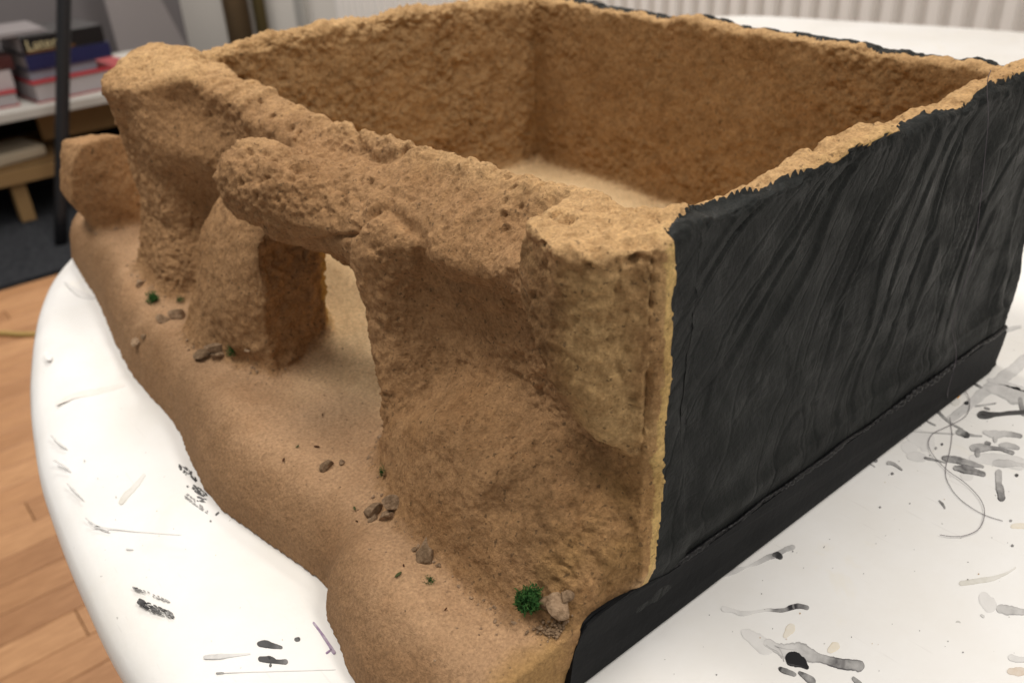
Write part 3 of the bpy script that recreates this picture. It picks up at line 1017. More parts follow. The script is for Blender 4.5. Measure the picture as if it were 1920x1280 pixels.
def crumbs(name, idx, count, r0, r1, seed):
    q = np.random.default_rng(seed)
    pick = q.choice(idx, count)
    Vs, Fs = [], []
    for k, i in enumerate(pick):
        r = r0 + (r1 - r0) * q.random() ** 3
        m_ = ico * (1 + 0.35 * q.standard_normal((len(ico), 1))) * np.array([1.2, 1.0, 0.75])
        a_ = q.random() * 6.28
        m_ = np.c_[m_[:, 0] * math.cos(a_) - m_[:, 1] * math.sin(a_), m_[:, 0] * math.sin(a_) + m_[:, 1] * math.cos(a_), m_[:, 2]]
        Vs.append(VD[i] + m_ * r + np.array([0, 0, r * 0.25]))
        Fs.append(icof + k * len(ico))
    o = obj_np(name, np.concatenate(Vs), np.concatenate(Fs), M_STONE, model, False)
    return tag(o, kind='stuff')


crumbs('crumbs', foot, 380, 0.00025, 0.0012, 5)
crumbs('grit', path_, 420, 0.00015, 0.0006, 6)


def tuft(u, v, z, r, hgt, count, seed):
    p = hit(u, v + 14)
    gz = p[2]
    q = random.Random(seed)
    Vv, Ff = [], []
    lob = [(Vector((q.gauss(0, 1), q.gauss(0, 1), q.gauss(0.3, 1))).normalized(), q.uniform(0.4, 1.5)) for _ in range(8)]
    for k in range(count):
        d = Vector((q.gauss(0, 1), q.gauss(0, 1), q.gauss(0, 1))).normalized() * (q.random() ** 0.45)
        d *= max(lob, key=lambda e_: e_[0].dot(d))[1]
        c0 = Vector((p[0] + d.x * r, p[1] + d.y * r, gz + hgt * 0.42 + d.z * hgt * 0.55))
        ax = Vector((q.gauss(0, 1), q.gauss(0, 1), q.gauss(0.5, 1))).normalized()
        sd = ax.orthogonal().normalized()
        L_, w_ = q.uniform(0.15, 0.5) * r, q.uniform(0.03, 0.08) * r
        i = len(Vv)
        Vv += [c0 - sd * w_, c0 + sd * w_, c0 + ax * L_ * 0.6 + sd * w_ * 1.2, c0 + ax * L_ + ax.cross(sd) * w_]
        Ff += [(i, i + 1, i + 2), (i, i + 2, i + 3)]
    for k in range(count // 9):
        a_ = q.uniform(0, 6.28)
        d = Vector((math.cos(a_), math.sin(a_), q.uniform(-0.15, 0.9))).normalized()
        c0 = Vector((p[0], p[1], gz + hgt * 0.35)) + Vector((d.x * r, d.y * r, d.z * hgt * 0.5)) * q.uniform(0.6, 1.0)
        sd = d.orthogonal().normalized() * r * 0.022
        e_ = c0 + d * r * q.uniform(0.25, 0.6) + Vector((q.gauss(0, 1), q.gauss(0, 1), q.gauss(0, 1))) * r * 0.1
        i = len(Vv)
        Vv += [c0 - sd, c0 + sd, e_]
        Ff.append((i, i + 1, i + 2))
    return obj_np('moss_tuft', Vv, Ff, M_MOSS, model, False)


tuft(994, 1124, 0.034, 0.0054, 0.0100, 1500, 1)
tuft(717, 880, 0.040, 0.0017, 0.0075, 420, 2)
tuft(438, 652, 0.044, 0.0034, 0.0075, 380, 3)
tuft(288, 551, 0.044, 0.0045, 0.0065, 600, 4)
tuft(339, 551, 0.045, 0.0030, 0.0040, 160, 5)
tuft(806, 1076, 0.035, 0.0030, 0.0016, 90, 6)

M_FLAKE = mat('dried_leaf', (0.06, 0.07, 0.025), 0.8, 0.2)
M_FLAKE2 = mat('brown_crumb', (0.07, 0.03, 0.015), 0.9, 0.1)
for (u, v, L_, ang, mm) in [(747, 1078, 0.0022, 0.2, M_FLAKE), (757, 1061, 0.0010, 1.0, M_FLAKE2), (665, 954, 0.0016, 1.2, M_FLAKE), (594, 838, 0.0018, 2.2, M_FLAKE2),
                            (558, 838, 0.0014, 0.4, M_FLAKE), (532, 863, 0.0017, 0.9, M_FLAKE2), (836, 1143, 0.0010, 0.3, M_FLAKE2), (669, 978, 0.0009, 2, M_FLAKE2), (605, 778, .001, 1, M_FLAKE2)]:
    p = hit(u, v)
    z = p[2] + 0.0006
    bm = bmesh.new()
    bmesh.ops.create_icosphere(bm, subdivisions=2, radius=1)
    for q in bm.verts:
        q.co = Vector((q.co.x * L_, q.co.y * L_ * 0.38, q.co.z * 0.0004))
    bmesh.ops.rotate(bm, verts=bm.verts, cent=(0, 0, 0), matrix=Matrix.Rotation(ang, 3, 'Z'))
    bmesh.ops.translate(bm, verts=bm.verts, vec=(p[0], p[1], z))
    obj_bm('dry_flake', bm, mm, model, True)

# ---------------------------------------------------------------- the white table and its stains
table = thing('table', (0.6, 0.2, -0.74), 'large white plastic table with a rounded end, spattered with ink, under the clay terrain', 'table')
TC = catmull([(-0.058, 0.696), (-0.1136, 0.6071), (-0.1564, 0.479), (-0.1807, 0.368), (-0.1893, 0.2988), (-0.1945, 0.2227), (-0.1954, 0.143), (-0.183, 0.02), (-0.14, -0.14),
              (-0.03, -0.36), (0.2, -0.58), (0.6, -0.70), (1.05, -0.62), (1.38, -0.35), (1.50, 0.05), (1.463, 0.455), (1.375, 0.735), (1.28, 0.95), (1.05, 1.06), (0.65, 1.10), (0.30, 1.02), (0.08, 0.86)], 10, True)
tan_ = np.roll(TC, -1, 0) - np.roll(TC, 1, 0)
nrm_ = np.stack([-tan_[:, 1], tan_[:, 0]], 1)
nrm_ /= np.linalg.norm(nrm_, axis=1, keepdims=True)
if (nrm_ * (np.array([0.65, 0.2]) - TC)).sum(1).mean() < 0:
    nrm_ = -nrm_
rings = [(0.040, 0.0), (0.030, -0.0004), (0.020, -0.0020), (0.011, -0.0052), (0.0045, -0.010), (0.001, -0.016), (0.0, -0.023), (0.001, -0.032), (0.004, -0.038), (0.012, -0.042), (0.10, -0.042)]
Vv = np.concatenate([np.c_[TC + nrm_ * ins, np.full(len(TC), z)] for ins, z in rings])
nT = len(TC)
Ff = [tuple(range(nT))]
for k in range(len(rings) - 1):
    for i in range(nT):
        j = (i + 1) % nT
        Ff.append((k * nT + i, (k + 1) * nT + i, (k + 1) * nT + j, k * nT + j))
bm = bmesh.new()
bv = [bm.verts.new(v) for v in Vv]
for f in Ff:
    bm.faces.new([bv[i] for i in f])
obj_bm('table_top', bm, M_TABLE, table, True)
for (x, y) in ((0.1, 0.0), (1.2, 0.0), (0.25, 0.75), (1.1, 0.75)):
    tube('leg', [(x, y, -0.74), (x, y, -0.043)], 0.022, M_WHITE, table, 12)

BLK_INK = (0.012, 0.012, 0.014)
GRY = (0.03, 0.028, 0.033)
PURP = (0.12, 0.02, 0.16)
TANI = (0.42, 0.27, 0.12)
OLV = (0.30, 0.27, 0.16)
YEL = (0.62, 0.47, 0.18)
ORG = (0.75, 0.33, 0.03)


def stain(path, hue=BLK_INK, edge=0.12, z=0.0003, wob_=0.30, name='ink_stain'):
    """path rows: u, v, half width (px of the photograph, across the stroke), density; laid flat on the table"""
    P = np.array(path, float)
    if len(P) == 1:
        u, v, hw, dn = P[0]
        P = np.array([(u - hw * 0.7, v - hw * .1, hw * 0.5, dn), (u, v, hw * .6, dn), (u + hw * 0.7, v + hw * .1, hw * 0.45, dn)])
    S = catmull(P, 12)
    tg = np.gradient(S[:, :2], axis=0)
    tg /= np.linalg.norm(tg, axis=1, keepdims=True) + 1e-9
    nn = np.stack([-tg[:, 1], tg[:, 0]], 1)
    seed = int(P[0, 0] * 7 + P[0, 1])
    L_ = np.concatenate([[0], np.cumsum(np.linalg.norm(np.diff(S[:, :2], axis=0), axis=1))])
    one = np.zeros(len(S))
    wl_ = 1 + wob_ * fbm(np.stack([L_, one + seed % 97, one], 1), 0.09, 4, 0.62, seed % 31)
    wr_ = 1 + wob_ * fbm(np.stack([L_, one + seed % 89, one + 9.0], 1), 0.09, 4, 0.62, seed % 37 + 5)
    dn_ = 1 + 0.30 * fbm(np.stack([L_, one + seed % 83, one + 4.0], 1), 0.06, 3, 0.6, seed % 41)
    hw0 = max(S[0, 2], 0.8) * 1.1
    hw1 = max(S[-1, 2], 0.8) * 1.1
    capl = np.sqrt(np.clip(1 - (np.clip(hw0 - L_, 0, hw0) / hw0) ** 2, 0.02, 1)) * np.sqrt(np.clip(1 - (np.clip(L_ - (L_[-1] - hw1), 0, hw1) / hw1) ** 2, 0.02, 1))
    cols = (-1, -0.9, -0.72, 0, 0.72, 0.9, 1)
    Vs, Ds = [], []
    for i in range(len(S)):
        for cc in cols:
            wv = (wl_[i] if cc < 0 else wr_[i]) * S[i, 2] * capl[i] * cc
            q = S[i, :2] + nn[i] * wv
            Vs.append(table_point(q[0], q[1], 0.0) + np.array([0, 0, z if abs(cc) < 0.95 else 0.00005]))
            dd = S[i, 3] if S[i, 3] > 0.9 else S[i, 3] * dn_[i]
            if abs(cc) > 0.8:
                dd = dd + edge * (1.0 if abs(cc) < 0.95 else 0.5)
            Ds.append(np.clip(dd, 0, 1))
    n_ = len(cols)
    Fs = [(i * n_ + k, i * n_ + k + 1, (i + 1) * n_ + k + 1, (i + 1) * n_ + k) for i in range(len(S) - 1) for k in range(n_ - 1)]
    return np.array(Vs), Fs, np.array(Ds), hue


def lay(name, items, parent=table, kind=None):
    Vs, Fs, Ds, Hs = [], [], [], []
    off = 0
    for (v_, f_, d_, h_) in items:
        Vs.append(v_)
        Fs += [tuple(i + off for i in q) for q in f_]
        Ds.append(d_)
        Hs += [h_] * len(v_)
        off += len(v_)
    Vs = np.concatenate(Vs)
    o = obj_np(name, Vs, Fs, M_INK, parent, True)
    m = o.data
    if m.polygons and m.polygons[0].normal.z < 0:
        m.flip_normals()
    at = m.attributes.new('dens', 'FLOAT', 'POINT')
    at.data.foreach_set('value', np.concatenate(Ds).astype(np.float32))
    hc = m.color_attributes.new('hue', 'FLOAT_COLOR', 'POINT')
    hc.data.foreach_set('color', np.array([(*h, 1) for h in Hs], np.float32).ravel())
    if kind:
        o['kind'] = kind
    return o


S_ = [
    # lower right: the big smear, dark blob, tail
    ([(1390, 1180, 4, .10), (1403, 1190, 11, .12), (1425, 1205, 15, .14), (1448, 1222, 13, .14)], GRY, .05, .0002),
    ([(1431, 1205, 6, .26), (1440, 1206, 9, .26), (1460, 1216, 11, .28), (1485, 1222, 19, .30), (1510, 1226, 17, .40), (1535, 1233, 9, .62), (1560, 1240, 9, .72), (1578, 1244, 10, .88), (1598, 1246, 10, .70), (1612, 1248, 11, .62), (1621, 1249, 8, .66)], GRY, .26, .0003),
    ([(1436, 1209, .7, .5), (1446, 1216, .7, .5), (1458, 1222, .7, .5), (1466, 1234, .7, .5)], GRY, 0, .00036),
    ([(1452, 1210, .7, .5), (1461, 1216, .7, .5), (1467, 1228, .7, .5), (1470, 1240, .7, .5)], GRY, 0, .00036),
    ([(1452, 1212, .7, .45), (1475, 1217, .7, .5), (1500, 1219, .7, .45)], GRY, 0, .00036),
    ([(1472, 1232, 6, 1.), (1480, 1233, 13, 1.0), (1492, 1235, 15, 1.0), (1503, 1241, 11, 1.0), (1511, 1249, 5, 1.0), (1516, 1253, 4, 1.)], BLK_INK, 0, .0005),
    ([(1460, 1251, 3, .85), (1466, 1255, 5, .9), (1478, 1260, 5, .86), (1493, 1265, 4, .85)], BLK_INK, .06, .0004),
    ([(1497, 1259, 2, .9), (1505, 1265, 5, .9), (1516, 1272, 7, .88), (1528, 1281, 7, .9)], BLK_INK, .06, .0004),
    ([(1598, 1269, 3, .85), (1606, 1277, 5, .85), (1616, 1286, 6, .9)], BLK_INK, .1, .0004),
    # streaks
    ([(1352, 1140, 7, .07), (1372, 1144, 4, .10), (1392, 1150, 5, .20), (1415, 1147, 2.5, .10), (1440, 1143, 3, .25), (1452, 1144, 3, .80), (1470, 1143, 4, .85), (1485, 1138, 5, .9), (1500, 1136, 5, .88), (1517, 1140, 4, .85)], GRY, .10, .0003),
    ([(1338, 1088, 5, .10), (1352, 1081, 3, .16), (1372, 1072, 5, .34), (1388, 1067, 4, .26), (1402, 1062, 1.6, .10), (1420, 1055, 4, .28), (1440, 1045, 5, .5), (1452, 1041, 5, .7), (1462, 1036, 5, .55), (1475, 1029, 5, .50), (1491, 1025, 5, .52)], GRY, .16, .0003),
    ([(1448, 1042, 3, .9), (1456, 1040, 6, .98), (1463, 1044, 5, .98), (1467, 1047, 2, .9)], BLK_INK, 0, .0005),
    ([(1390, 1031, 1.5, .35), (1402, 1034, 3, .3), (1411, 1034, 4, .3)], OLV, .3, .0003),
    # right middle: olive and grey
    ([(1798, 1094, 5, .35), (1830, 1089, 5, .35), (1862, 1084, 4, .3), (1890, 1073, 2, .2), (1905, 1063, 1.5, .15)], OLV, .15, .0003),
    ([(1840, 1110, 9, .14), (1852, 1130, 14, .15), (1866, 1143, 14, .16)], GRY, .03, .0002),
    ([(1868, 1139, 9, .42), (1890, 1143, 9, .45), (1915, 1147, 6, .45), (1935, 1149, 5, .45)], GRY, .25, .0003),
    ([(1838, 1152, 2, .3), (1846, 1157, 3, .3)], GRY, .2, .0003),
    ([(1890, 1230, 6, .2), (1905, 1235, 6, .2), (1925, 1236, 4, .2)], GRY, .15, .0003),
    ([(1888, 1258, 5, .5), (1905, 1258, 8, .5), (1925, 1258, 6, .5)], TANI, .1, .0003),
    ([(1470, 1195, 4, .25), (1482, 1178, 9, .28), (1490, 1172, 7, .28)], YEL, .12, .0002),
    ([(1552, 1222, 4, .3), (1566, 1211, 9, .35), (1572, 1205, 7, .35)], YEL, .15, .0002),
    # upper right splash field
    ([(1775, 790, 7, .30), (1810, 765, 9, .33), (1845, 735, 10, .34), (1885, 705, 11, .32), (1930, 668, 12, .3)], GRY, .06, .0002),
    ([(1848, 728, 5, .30), (1875, 732, 12, .34), (1905, 742, 16, .38), (1940, 752, 16, .36)], GRY, .12, .0003),
    ([(1850, 712, 4, .2), (1880, 718, 5, .3), (1910, 728, 5, .25), (1935, 735, 5, .2)], GRY, .15, .0003),
    ([(1912, 745, 5, .7), (1915, 762, 5, .75), (1920, 780, 5, .8)], GRY, .15, .0004),
    ([(1832, 778, 7, .95), (1848, 778, 7, .98), (1870, 777, 4, .98), (1900, 774, 4, .98), (1935, 772, 5, .98)], BLK_INK, 0, .0005),
    ([(1812, 756, 6, .98)], BLK_INK, 0, .0006),
    ([(1828, 762, 1.5, .6), (1850, 759, 1.5, .6), (1868, 756, 1.2, .6)], BLK_INK, 0, .0004),
    ([(1845, 764, 2, .7), (1856, 768, 2.5, .7)], BLK_INK, 0, .0004),
    ([(1783, 750, 8, .25), (1800, 756, 7, .3)], OLV, .1, .0003),
    ([(1757, 770, 3, .8), (1770, 783, 2.5, .75), (1785, 795, 2, .7), (1806, 806, 1.5, .6)], BLK_INK, .1, .0004),
    ([(1730, 784, 1.4, .7), (1742, 792, 1.4, .75), (1755, 798, 1.5, .7)], BLK_INK, 0, .0004),
    ([(1816, 712, 2.5, .85), (1828, 720, 2.5, .85), (1842, 728, 2, .7)], BLK_INK, 0, .0004),
    ([(1695, 810, 1, .4), (1740, 811, 1.2, .45), (1790, 814, 1.5, .5)], BLK_INK, 0, .0003),
    ([(1792, 812, 5, .65), (1800, 811, 6, .6), (1810, 815, 6, .95), (1818, 819, 3, .95)], BLK_INK, .1, .0005),
    ([(1815, 815, 3, .6), (1828, 817, 2, .6), (1842, 818, 1.2, .55)], BLK_INK, .1, .0004),
    ([(1842, 809, 3, .3), (1862, 814, 7, .36), (1885, 813, 6, .42), (1905, 816, 5, .65), (1917, 818, 3.5, .7)], GRY, .25, .0003),
    ([(1866, 816, 5, .5), (1866, 830, 4, .5)], GRY, .2, .0004),
    ([(1818, 838, 5, .5), (1835, 840, 9, .55), (1855, 840, 5, .6), (1875, 842, 3, .85), (1895, 848, 4, .8), (1902, 850, 3, .8)], GRY, .2, .0004),
    ([(1832, 840, 6, .6), (1833, 858, 5, .75)], GRY, .2, .0005),
    ([(1846, 830, 4, .85), (1858, 833, 3, .85)], BLK_INK, .1, .0004),
    ([(1872, 835, 3, .5), (1890, 835, 6, .45), (1912, 841, 3, .6)], GRY, .2, .0004),
    ([(1765, 858, 4, .8), (1790, 862, 7, .78), (1815, 868, 6, .7), (1845, 876, 2, .6)], GRY, .15, .0004),
    ([(1787, 877, 4, .75), (1810, 880, 8, .8), (1830, 885, 6, .8), (1848, 891, 4, .7)], GRY, .2, .0005),
    ([(1732, 858, 2.5, .7), (1750, 862, 2, .65), (1775, 868, 1.5, .6)], GRY, .1, .0004),
    ([(1700, 854, 5, .12), (1720, 856, 9, .16), (1738, 860, 6, .16)], GRY, .06, .0002),
    ([(1700, 815, 9, .10), (1730, 825, 18, .12), (1752, 840, 14, .12)], GRY, .03, .0002),
    ([(1816, 858, 5, .14), (1850, 860, 10, .18), (1890, 864, 13, .2), (1925, 872, 12, .2)], GRY, .06, .0002),
    ([(1800, 890, 7, .12), (1825, 895, 8, .12)], GRY, .05, .0002),
    ([(1860, 868, 5, .35), (1885, 869, 8, .4), (1910, 871, 4, .35), (1930, 874, 4, .3)], GRY, .25, .0003),
    ([(1872, 880, 8, .5), (1872, 905, 6, .65), (1875, 915, 8, .75), (1877, 925, 7, .85), (1878, 940, 8, .95)], GRY, .2, .0004),
    ([(1752, 840, 3.5, .85), (1757, 841, 2, .85)], BLK_INK, 0, .0004), ([(1766, 833, 3.5, .85)], BLK_INK, 0, .0004),
    ([(1906, 891, 5, .85)], BLK_INK, .1, .0004),
    ([(1642, 864, 5, .8)], GRY, .1, .0004), ([(1672, 829, 4, .9)], BLK_INK, .1, .0004), ([(1673, 888, 4, .8)], GRY, .1, .0004),
    ([(1662, 868, 4, .5), (1675, 870, 3, .6), (1692, 882, 1.8, .75)], GRY, .2, .0004),
    ([(1618, 864, 1, .4), (1632, 870, 1, .5), (1641, 876, 1, .5)], GRY, 0, .0003),
    ([(1718, 796, 1.2, .6), (1728, 799, 1, .6)], GRY, 0, .0003),
    ([(1760, 938, 1.2, .8), (1767, 945, 2.5, .85), (1772, 954, 1.2, .8)], BLK_INK, 0, .0004),
    ([(1650, 951, 3, .8)], GRY, 0, .0004), ([(1895, 976, 4, .6)], GRY, 0, .0003),
    ([(1895, 988, 4, .3), (1905, 985, 5, .3), (1925, 987, 5, .3)], YEL, .12, .0002),
    ([(1792, 742, 5, .9), (1800, 741, 5, .9)], ORG, 0, .0003),
    ([(1690, 835, 10, .08), (1720, 842, 16, .10)], GRY, .02, .00015),
    ([(1898, 1023, 4, .8)], GRY, .1, .0004),
    ([(1886, 620, 3, .4), (1898, 616, 4, .35), (1915, 612, 3, .3)], GRY, .1, .0003),
    # left side of the table
    ([(352, 912, 3, .95)], BLK_INK, 0, .0004),
    ([(404, 966, 1.5, .9), (411, 960, 1.5, .9)], BLK_INK, 0, .0004), ([(395, 977, 2.5, .95)], BLK_INK, 0, .0004),
    ([(482, 1207, 4, .98), (500, 1207, 7, .98), (512, 1210, 5, .98), (530, 1214, 3, .9)], BLK_INK, 0, .0004),
    ([(484, 1235, 4, .98), (505, 1236, 7, .98), (520, 1240, 4, .98), (540, 1240, 6, .9)], BLK_INK, 0, .0004),
    ([(508, 1244, 3, .95), (506, 1250, 2, .95)], BLK_INK, 0, .0004),
    ([(552, 1199, 4, .95), (563, 1197, 4, .95)], BLK_INK, 0, .0004),
    ([(381, 1232, 3, .4), (410, 1230, 5, .4), (440, 1228, 3, .3), (470, 1225, 1.5, .2)], BLK_INK, 0, .0003),
    ([(405, 1262, 1.3, .8), (420, 1261, 1, .5)], BLK_INK, 0, .0003),
    ([(587, 1166, 2, .8), (605, 1190, 2.5, .8), (618, 1210, 3, .85), (628, 1226, 4, .8)], PURP, 0, .0004),
    ([(611, 1225, 1.8, .8), (622, 1217, 1.8, .8)], PURP, 0, .0004),
    ([(105, 757, 3, .15), (140, 742, 5, .2), (180, 734, 6, .2), (210, 727, 5, .2), (235, 720, 4, .12)], TANI, .04, .0002),
    ([(225, 945, 4, .45), (235, 930, 6, .35), (255, 910, 5, .2), (272, 888, 3, .15)], OLV, .1, .0003),
    ([(95, 815, 1.5, .3), (110, 830, 2, .3), (125, 840, 1.5, .25)], GRY, 0, .0003), ([(100, 862, 1.5, .3), (118, 872, 2, .3), (130, 880, 1.5, .25)], GRY, 0, .0003),
    ([(125, 905, 1.5, .25), (140, 920, 2, .3), (155, 935, 1.5, .25)], GRY, 0, .0003), ([(160, 970, 1.2, .3), (180, 985, 1.5, .3), (205, 996, 1.2, .3)], GRY, 0, .0003),
    ([(170, 985, .8, .2), (250, 996, .8, .2), (340, 1003, .8, .25)], GRY, 0, .0003), ([(236, 1029, 1, .3), (250, 1030, 1, .3)], GRY, 0, .0003),
    ([(120, 528, 1, .25), (150, 550, 6, .12), (178, 560, 3, .22)], GRY, .08, .0003), ([(405, 1261, .8, .2), (520, 1258, .8, .2), (630, 1255, .8, .2)], GRY, 0, .0003),
    ([(85, 660, 5, .10), (95, 675, 6, .1)], GRY, 0, .0002),
]
for pth, hue, edge, z in S_:
    lay('ink_stain', [stain(pth, hue, edge, z)])


def dry(path, n, spread, name='ink_stain'):
    P = catmull(np.array(path, float), 10)
    items = []
    for k in range(n):
        i = int(rnd.random() ** 1.2 * (len(P) - 2))
        u, v, hw, dn = P[i]
        tx, ty = P[i + 1][:2] - P[i][:2]
        l_ = math.hypot(tx, ty) + 1e-6
        tx, ty = tx / l_, ty / l_
        o_ = rnd.uniform(-1, 1) * hw * spread
        a_ = rnd.uniform(1.5, 4.5)
        r = rnd.uniform(0.5, 1.5)
        cu__, cv__ = u - ty * o_, v + tx * o_
        items.append(stain([(cu__ - tx * a_, cv__ - ty * a_, r * 0.6, dn), (cu__, cv__, r, dn), (cu__ + tx * a_, cv__ + ty * a_, r * 0.5, dn)], BLK_INK, 0, 0.0003 + 0.000004 * k, 0.5))
    lay(name, items)


for pth, n_ in (([(252, 1103, 2, .8), (285, 1114, 2.5, .7), (320, 1130, 2, .6)], 34), ([(262, 1128, 4, .98), (285, 1139, 6, .98), (330, 1157, 5, .8)], 120),
                ([(337, 873, 4, .97), (356, 889, 5, .97), (372, 903, 3, .95)], 36), ([(364, 914, 4, .97), (376, 922, 5, .97), (386, 931, 3, .95)], 34),
                ([(350, 930, 4, .8), (366, 943, 4, .6), (392, 962, 3, .7)], 36), ([(372, 935, 4, .95), (386, 939, 3, .9)], 14)):
    dry(pth, n_, 1.1)
specks = []
for k in range(130):
    if k < 80:
        u, v = rnd.uniform(1250, 1920), rnd.uniform(760, 1280)
        P = table_point(u, v)
        if P[1] > -0.012:
            continue
    elif k < 110:
        u, v = rnd.gauss(1180, 30), 0
        v = 1290 - u * 0.0 - (u - 1130) * 0.72 + rnd.gauss(-20, 14) - 20
        P = table_point(u, v)
        if P[1] > -0.009:
            continue
    else:
        u, v = rnd.uniform(120, 560), rnd.uniform(780, 1270)
        P = table_point(u, v)
        if P[0] > -0.13 or P[0] < -0.165:
            continue
    r = rnd.choice((0.6, 0.7, 0.9, 1.4))
    specks.append(stain([(u, v, r * 1.5, rnd.uniform(.45, .95))], rnd.choice((GRY, BLK_INK, GRY, TANI)), 0, .0003))
lay('ink_specks', specks, kind='stuff')

# ---------------------------------------------------------------- two long hairs
def on_side(u, v, y):
    d = (u - 960) / 1650 * AX_R - (v - 640) / 1650 * AX_U + AX_F
    return CAM + d * ((y - CAM[1]) / d[1])


h1 = [on_side(u, v, -0.0030) for u, v in [(1858, 132), (1852, 150), (1851, 175), (1853, 205), (1852, 240), (1846, 300), (1838, 380), (1826, 470), (1800, 560), (1789, 590), (1786, 620), (1793, 660)]]
h1 += [on_side(u, v, -0.009) for u, v in [(1789, 690), (1778, 730)]]
h1 += [table_point(u, v, 0.0006) for u, v in [(1777, 755), (1782, 790), (1785, 815), (1781, 845), (1773, 880), (1778, 905), (1800, 935), (1840, 962), (1880, 976)]]
tag(tube('hair', catmull(h1, 8), 0.00016, M_HAIR, None, 5), 'long fine dark hair hanging down the black side and onto the table', 'hair')
h2 = [table_point(u, v, 0.0012) for u, v in [(1808, 728), (1818, 750), (1812, 778), (1780, 797), (1750, 812), (1741, 830), (1748, 850), (1775, 880), (1810, 905), (1838, 935), (1846, 962), (1836, 990), (1810, 1003), (1785, 1005), (1762, 1002)]]
tag(tube('hair', catmull(h2, 8), 0.00018, M_HAIR, None, 5), 'curled loose dark hair lying in an S on the white table right of the board', 'hair')

# ---------------------------------------------------------------- the room behind
FZ = -0.74
XW, YW = 1.72, 5.2
floor = box('floor', (-2.5, -2.0, FZ - 0.05), (XW + 0.1, YW + 0.1, FZ - 0.012), M_DARK)
tag(floor, kind='structure')
bmp = bmesh.new()
add_box(bmp, (-0.36, -0.0345, 0), (0.36, 0.0345, 0.012), 0.0012, 0, 1)
me = bpy.data.meshes.new('plank')
bmesh.ops.recalc_face_normals(bmp, faces=bmp.faces)
bmp.to_mesh(me)
bmp.free()
me.materials.append(M_WOOD)
row = 0
y = 0.55
while y < 2.46:
    x0 = -1.1 + (row * 0.29) % 0.72
    x = x0
    while x < 1.0:
        o = bpy.data.objects.new('plank', me)
        put(o, floor)
        o.location = (x, y, FZ - 0.012)
        x += 0.7215
    y += 0.0700
    row += 1
box('threshold_board', (-2.5, -2.0, FZ - 0.012), (XW, 0.51, FZ - 0.004), M_WOOD, floor)
tag(box('carpet', (-2.5, 2.50, FZ - 0.012), (XW, YW, FZ + 0.004), M_CARPET), kind='structure')
tag(tube('cord', catmull([(-0.35, 2.53, FZ + 0.006), (-0.15, 2.33, FZ + 0.006), (-0.01, 2.189, FZ + 0.006), (0.045, 2.128, FZ + 0.006), (0.25, 1.95, FZ + 0.006)], 5), 0.006, mat('cord_sheath', (0.42, 0.30, 0.10), 0.6), None, 8),
    'thin yellowish cord lying across the wooden floor beside the table', 'cord')
tag(box('right_wall', (XW, -2.0, FZ), (XW + 0.1, YW + 0.1, 1.9), M_WALL), 'off white plastered wall behind the radiator and pipes', 'wall')
tag(box('rear_wall', (-2.5, YW, FZ), (XW - 0.002, YW + 0.1, 1.9), M_GREYW), 'grey wall behind the shelf with the stacked books', 'wall')

rad = thing('radiator', (XW, 1.5, -0.4), 'white ribbed panel radiator on the wall behind the terrain box', 'radiator')
ra, rb = -0.75, 3.28
box('back_panel', (XW - 0.035, ra, -0.52), (XW - 0.004, rb, 0.55), M_RAD, rad, 0.004)
PIT = 0.0503
bmp = bmesh.new()
prf = [(-0.0200, 0.0), (-0.0150, -0.020), (0.0080, -0.020), (0.0150, 0.0)]
lo_ = [bmp.verts.new((p[1], p[0], -0.50)) for p in prf]
hi_ = [bmp.verts.new((p[1], p[0], 0.53)) for p in prf]
for k in range(4):
    j = (k + 1) % 4
    bmp.faces.new((lo_[k], lo_[j], hi_[j], hi_[k]))
bmp.faces.new(lo_[::-1])
bmp.faces.new(hi_)
bmesh.ops.recalc_face_normals(bmp, faces=bmp.faces)
me = bpy.data.meshes.new('rib')
bmp.to_mesh(me)
bmp.free()
me.materials.append(M_RAD)
k = 0
yy = ra + 0.03
while yy < rb - 0.02:
    o = bpy.data.objects.new('rib', me)
    put(o, rad)
    o.location = Vector((XW - 0.0352, yy, 0)) - rad.location
    yy += PIT

for (yc, r, mm, lb) in ((4.26, 0.062, M_BROWNP, 'thick tan vertical heating pipe on the white wall'), (4.06, 0.030, M_OLIVE, 'thin olive brown vertical pipe beside the thicker tan pipe')):
    tag(tube('pipe', [(XW - r - 0.006, yc, FZ), (XW - r - 0.006, yc, 1.85)], r, mm, None, 20), lb, 'pipe')
tag(box('corner_strip', (XW - 0.03, 3.62, FZ), (XW - 0.001, 3.70, 1.85), M_WHITE, None, 0.004), 'pale vertical trim strip on the wall between pipes and radiator', 'trim')

# leaning grey board in the corner
bm = bmesh.new()
lo4 = [(1.145, FZ + 0.004), (1.535, FZ + 0.004), (1.215, 0.30), (1.125, 0.30)]
fa = [bm.verts.new((x, 4.60 + 0.02 * z, z)) for x, z in lo4]
ba = [bm.verts.new((x, 4.625 + 0.02 * z, z)) for x, z in lo4]
bm.faces.new(fa)
bm.faces.new(ba[::-1])
for i in range(4):
    j = (i + 1) % 4
    bm.faces.new((fa[j], fa[i], ba[i], ba[j]))
bmesh.ops.bevel(bm, geom=list(bm.edges), offset=0.003, segments=2, affect='EDGES')
tag(obj_bm('leaning_board', bm, M_BOARD, None), 'tall grey board leaning in the corner right of the books', 'board')

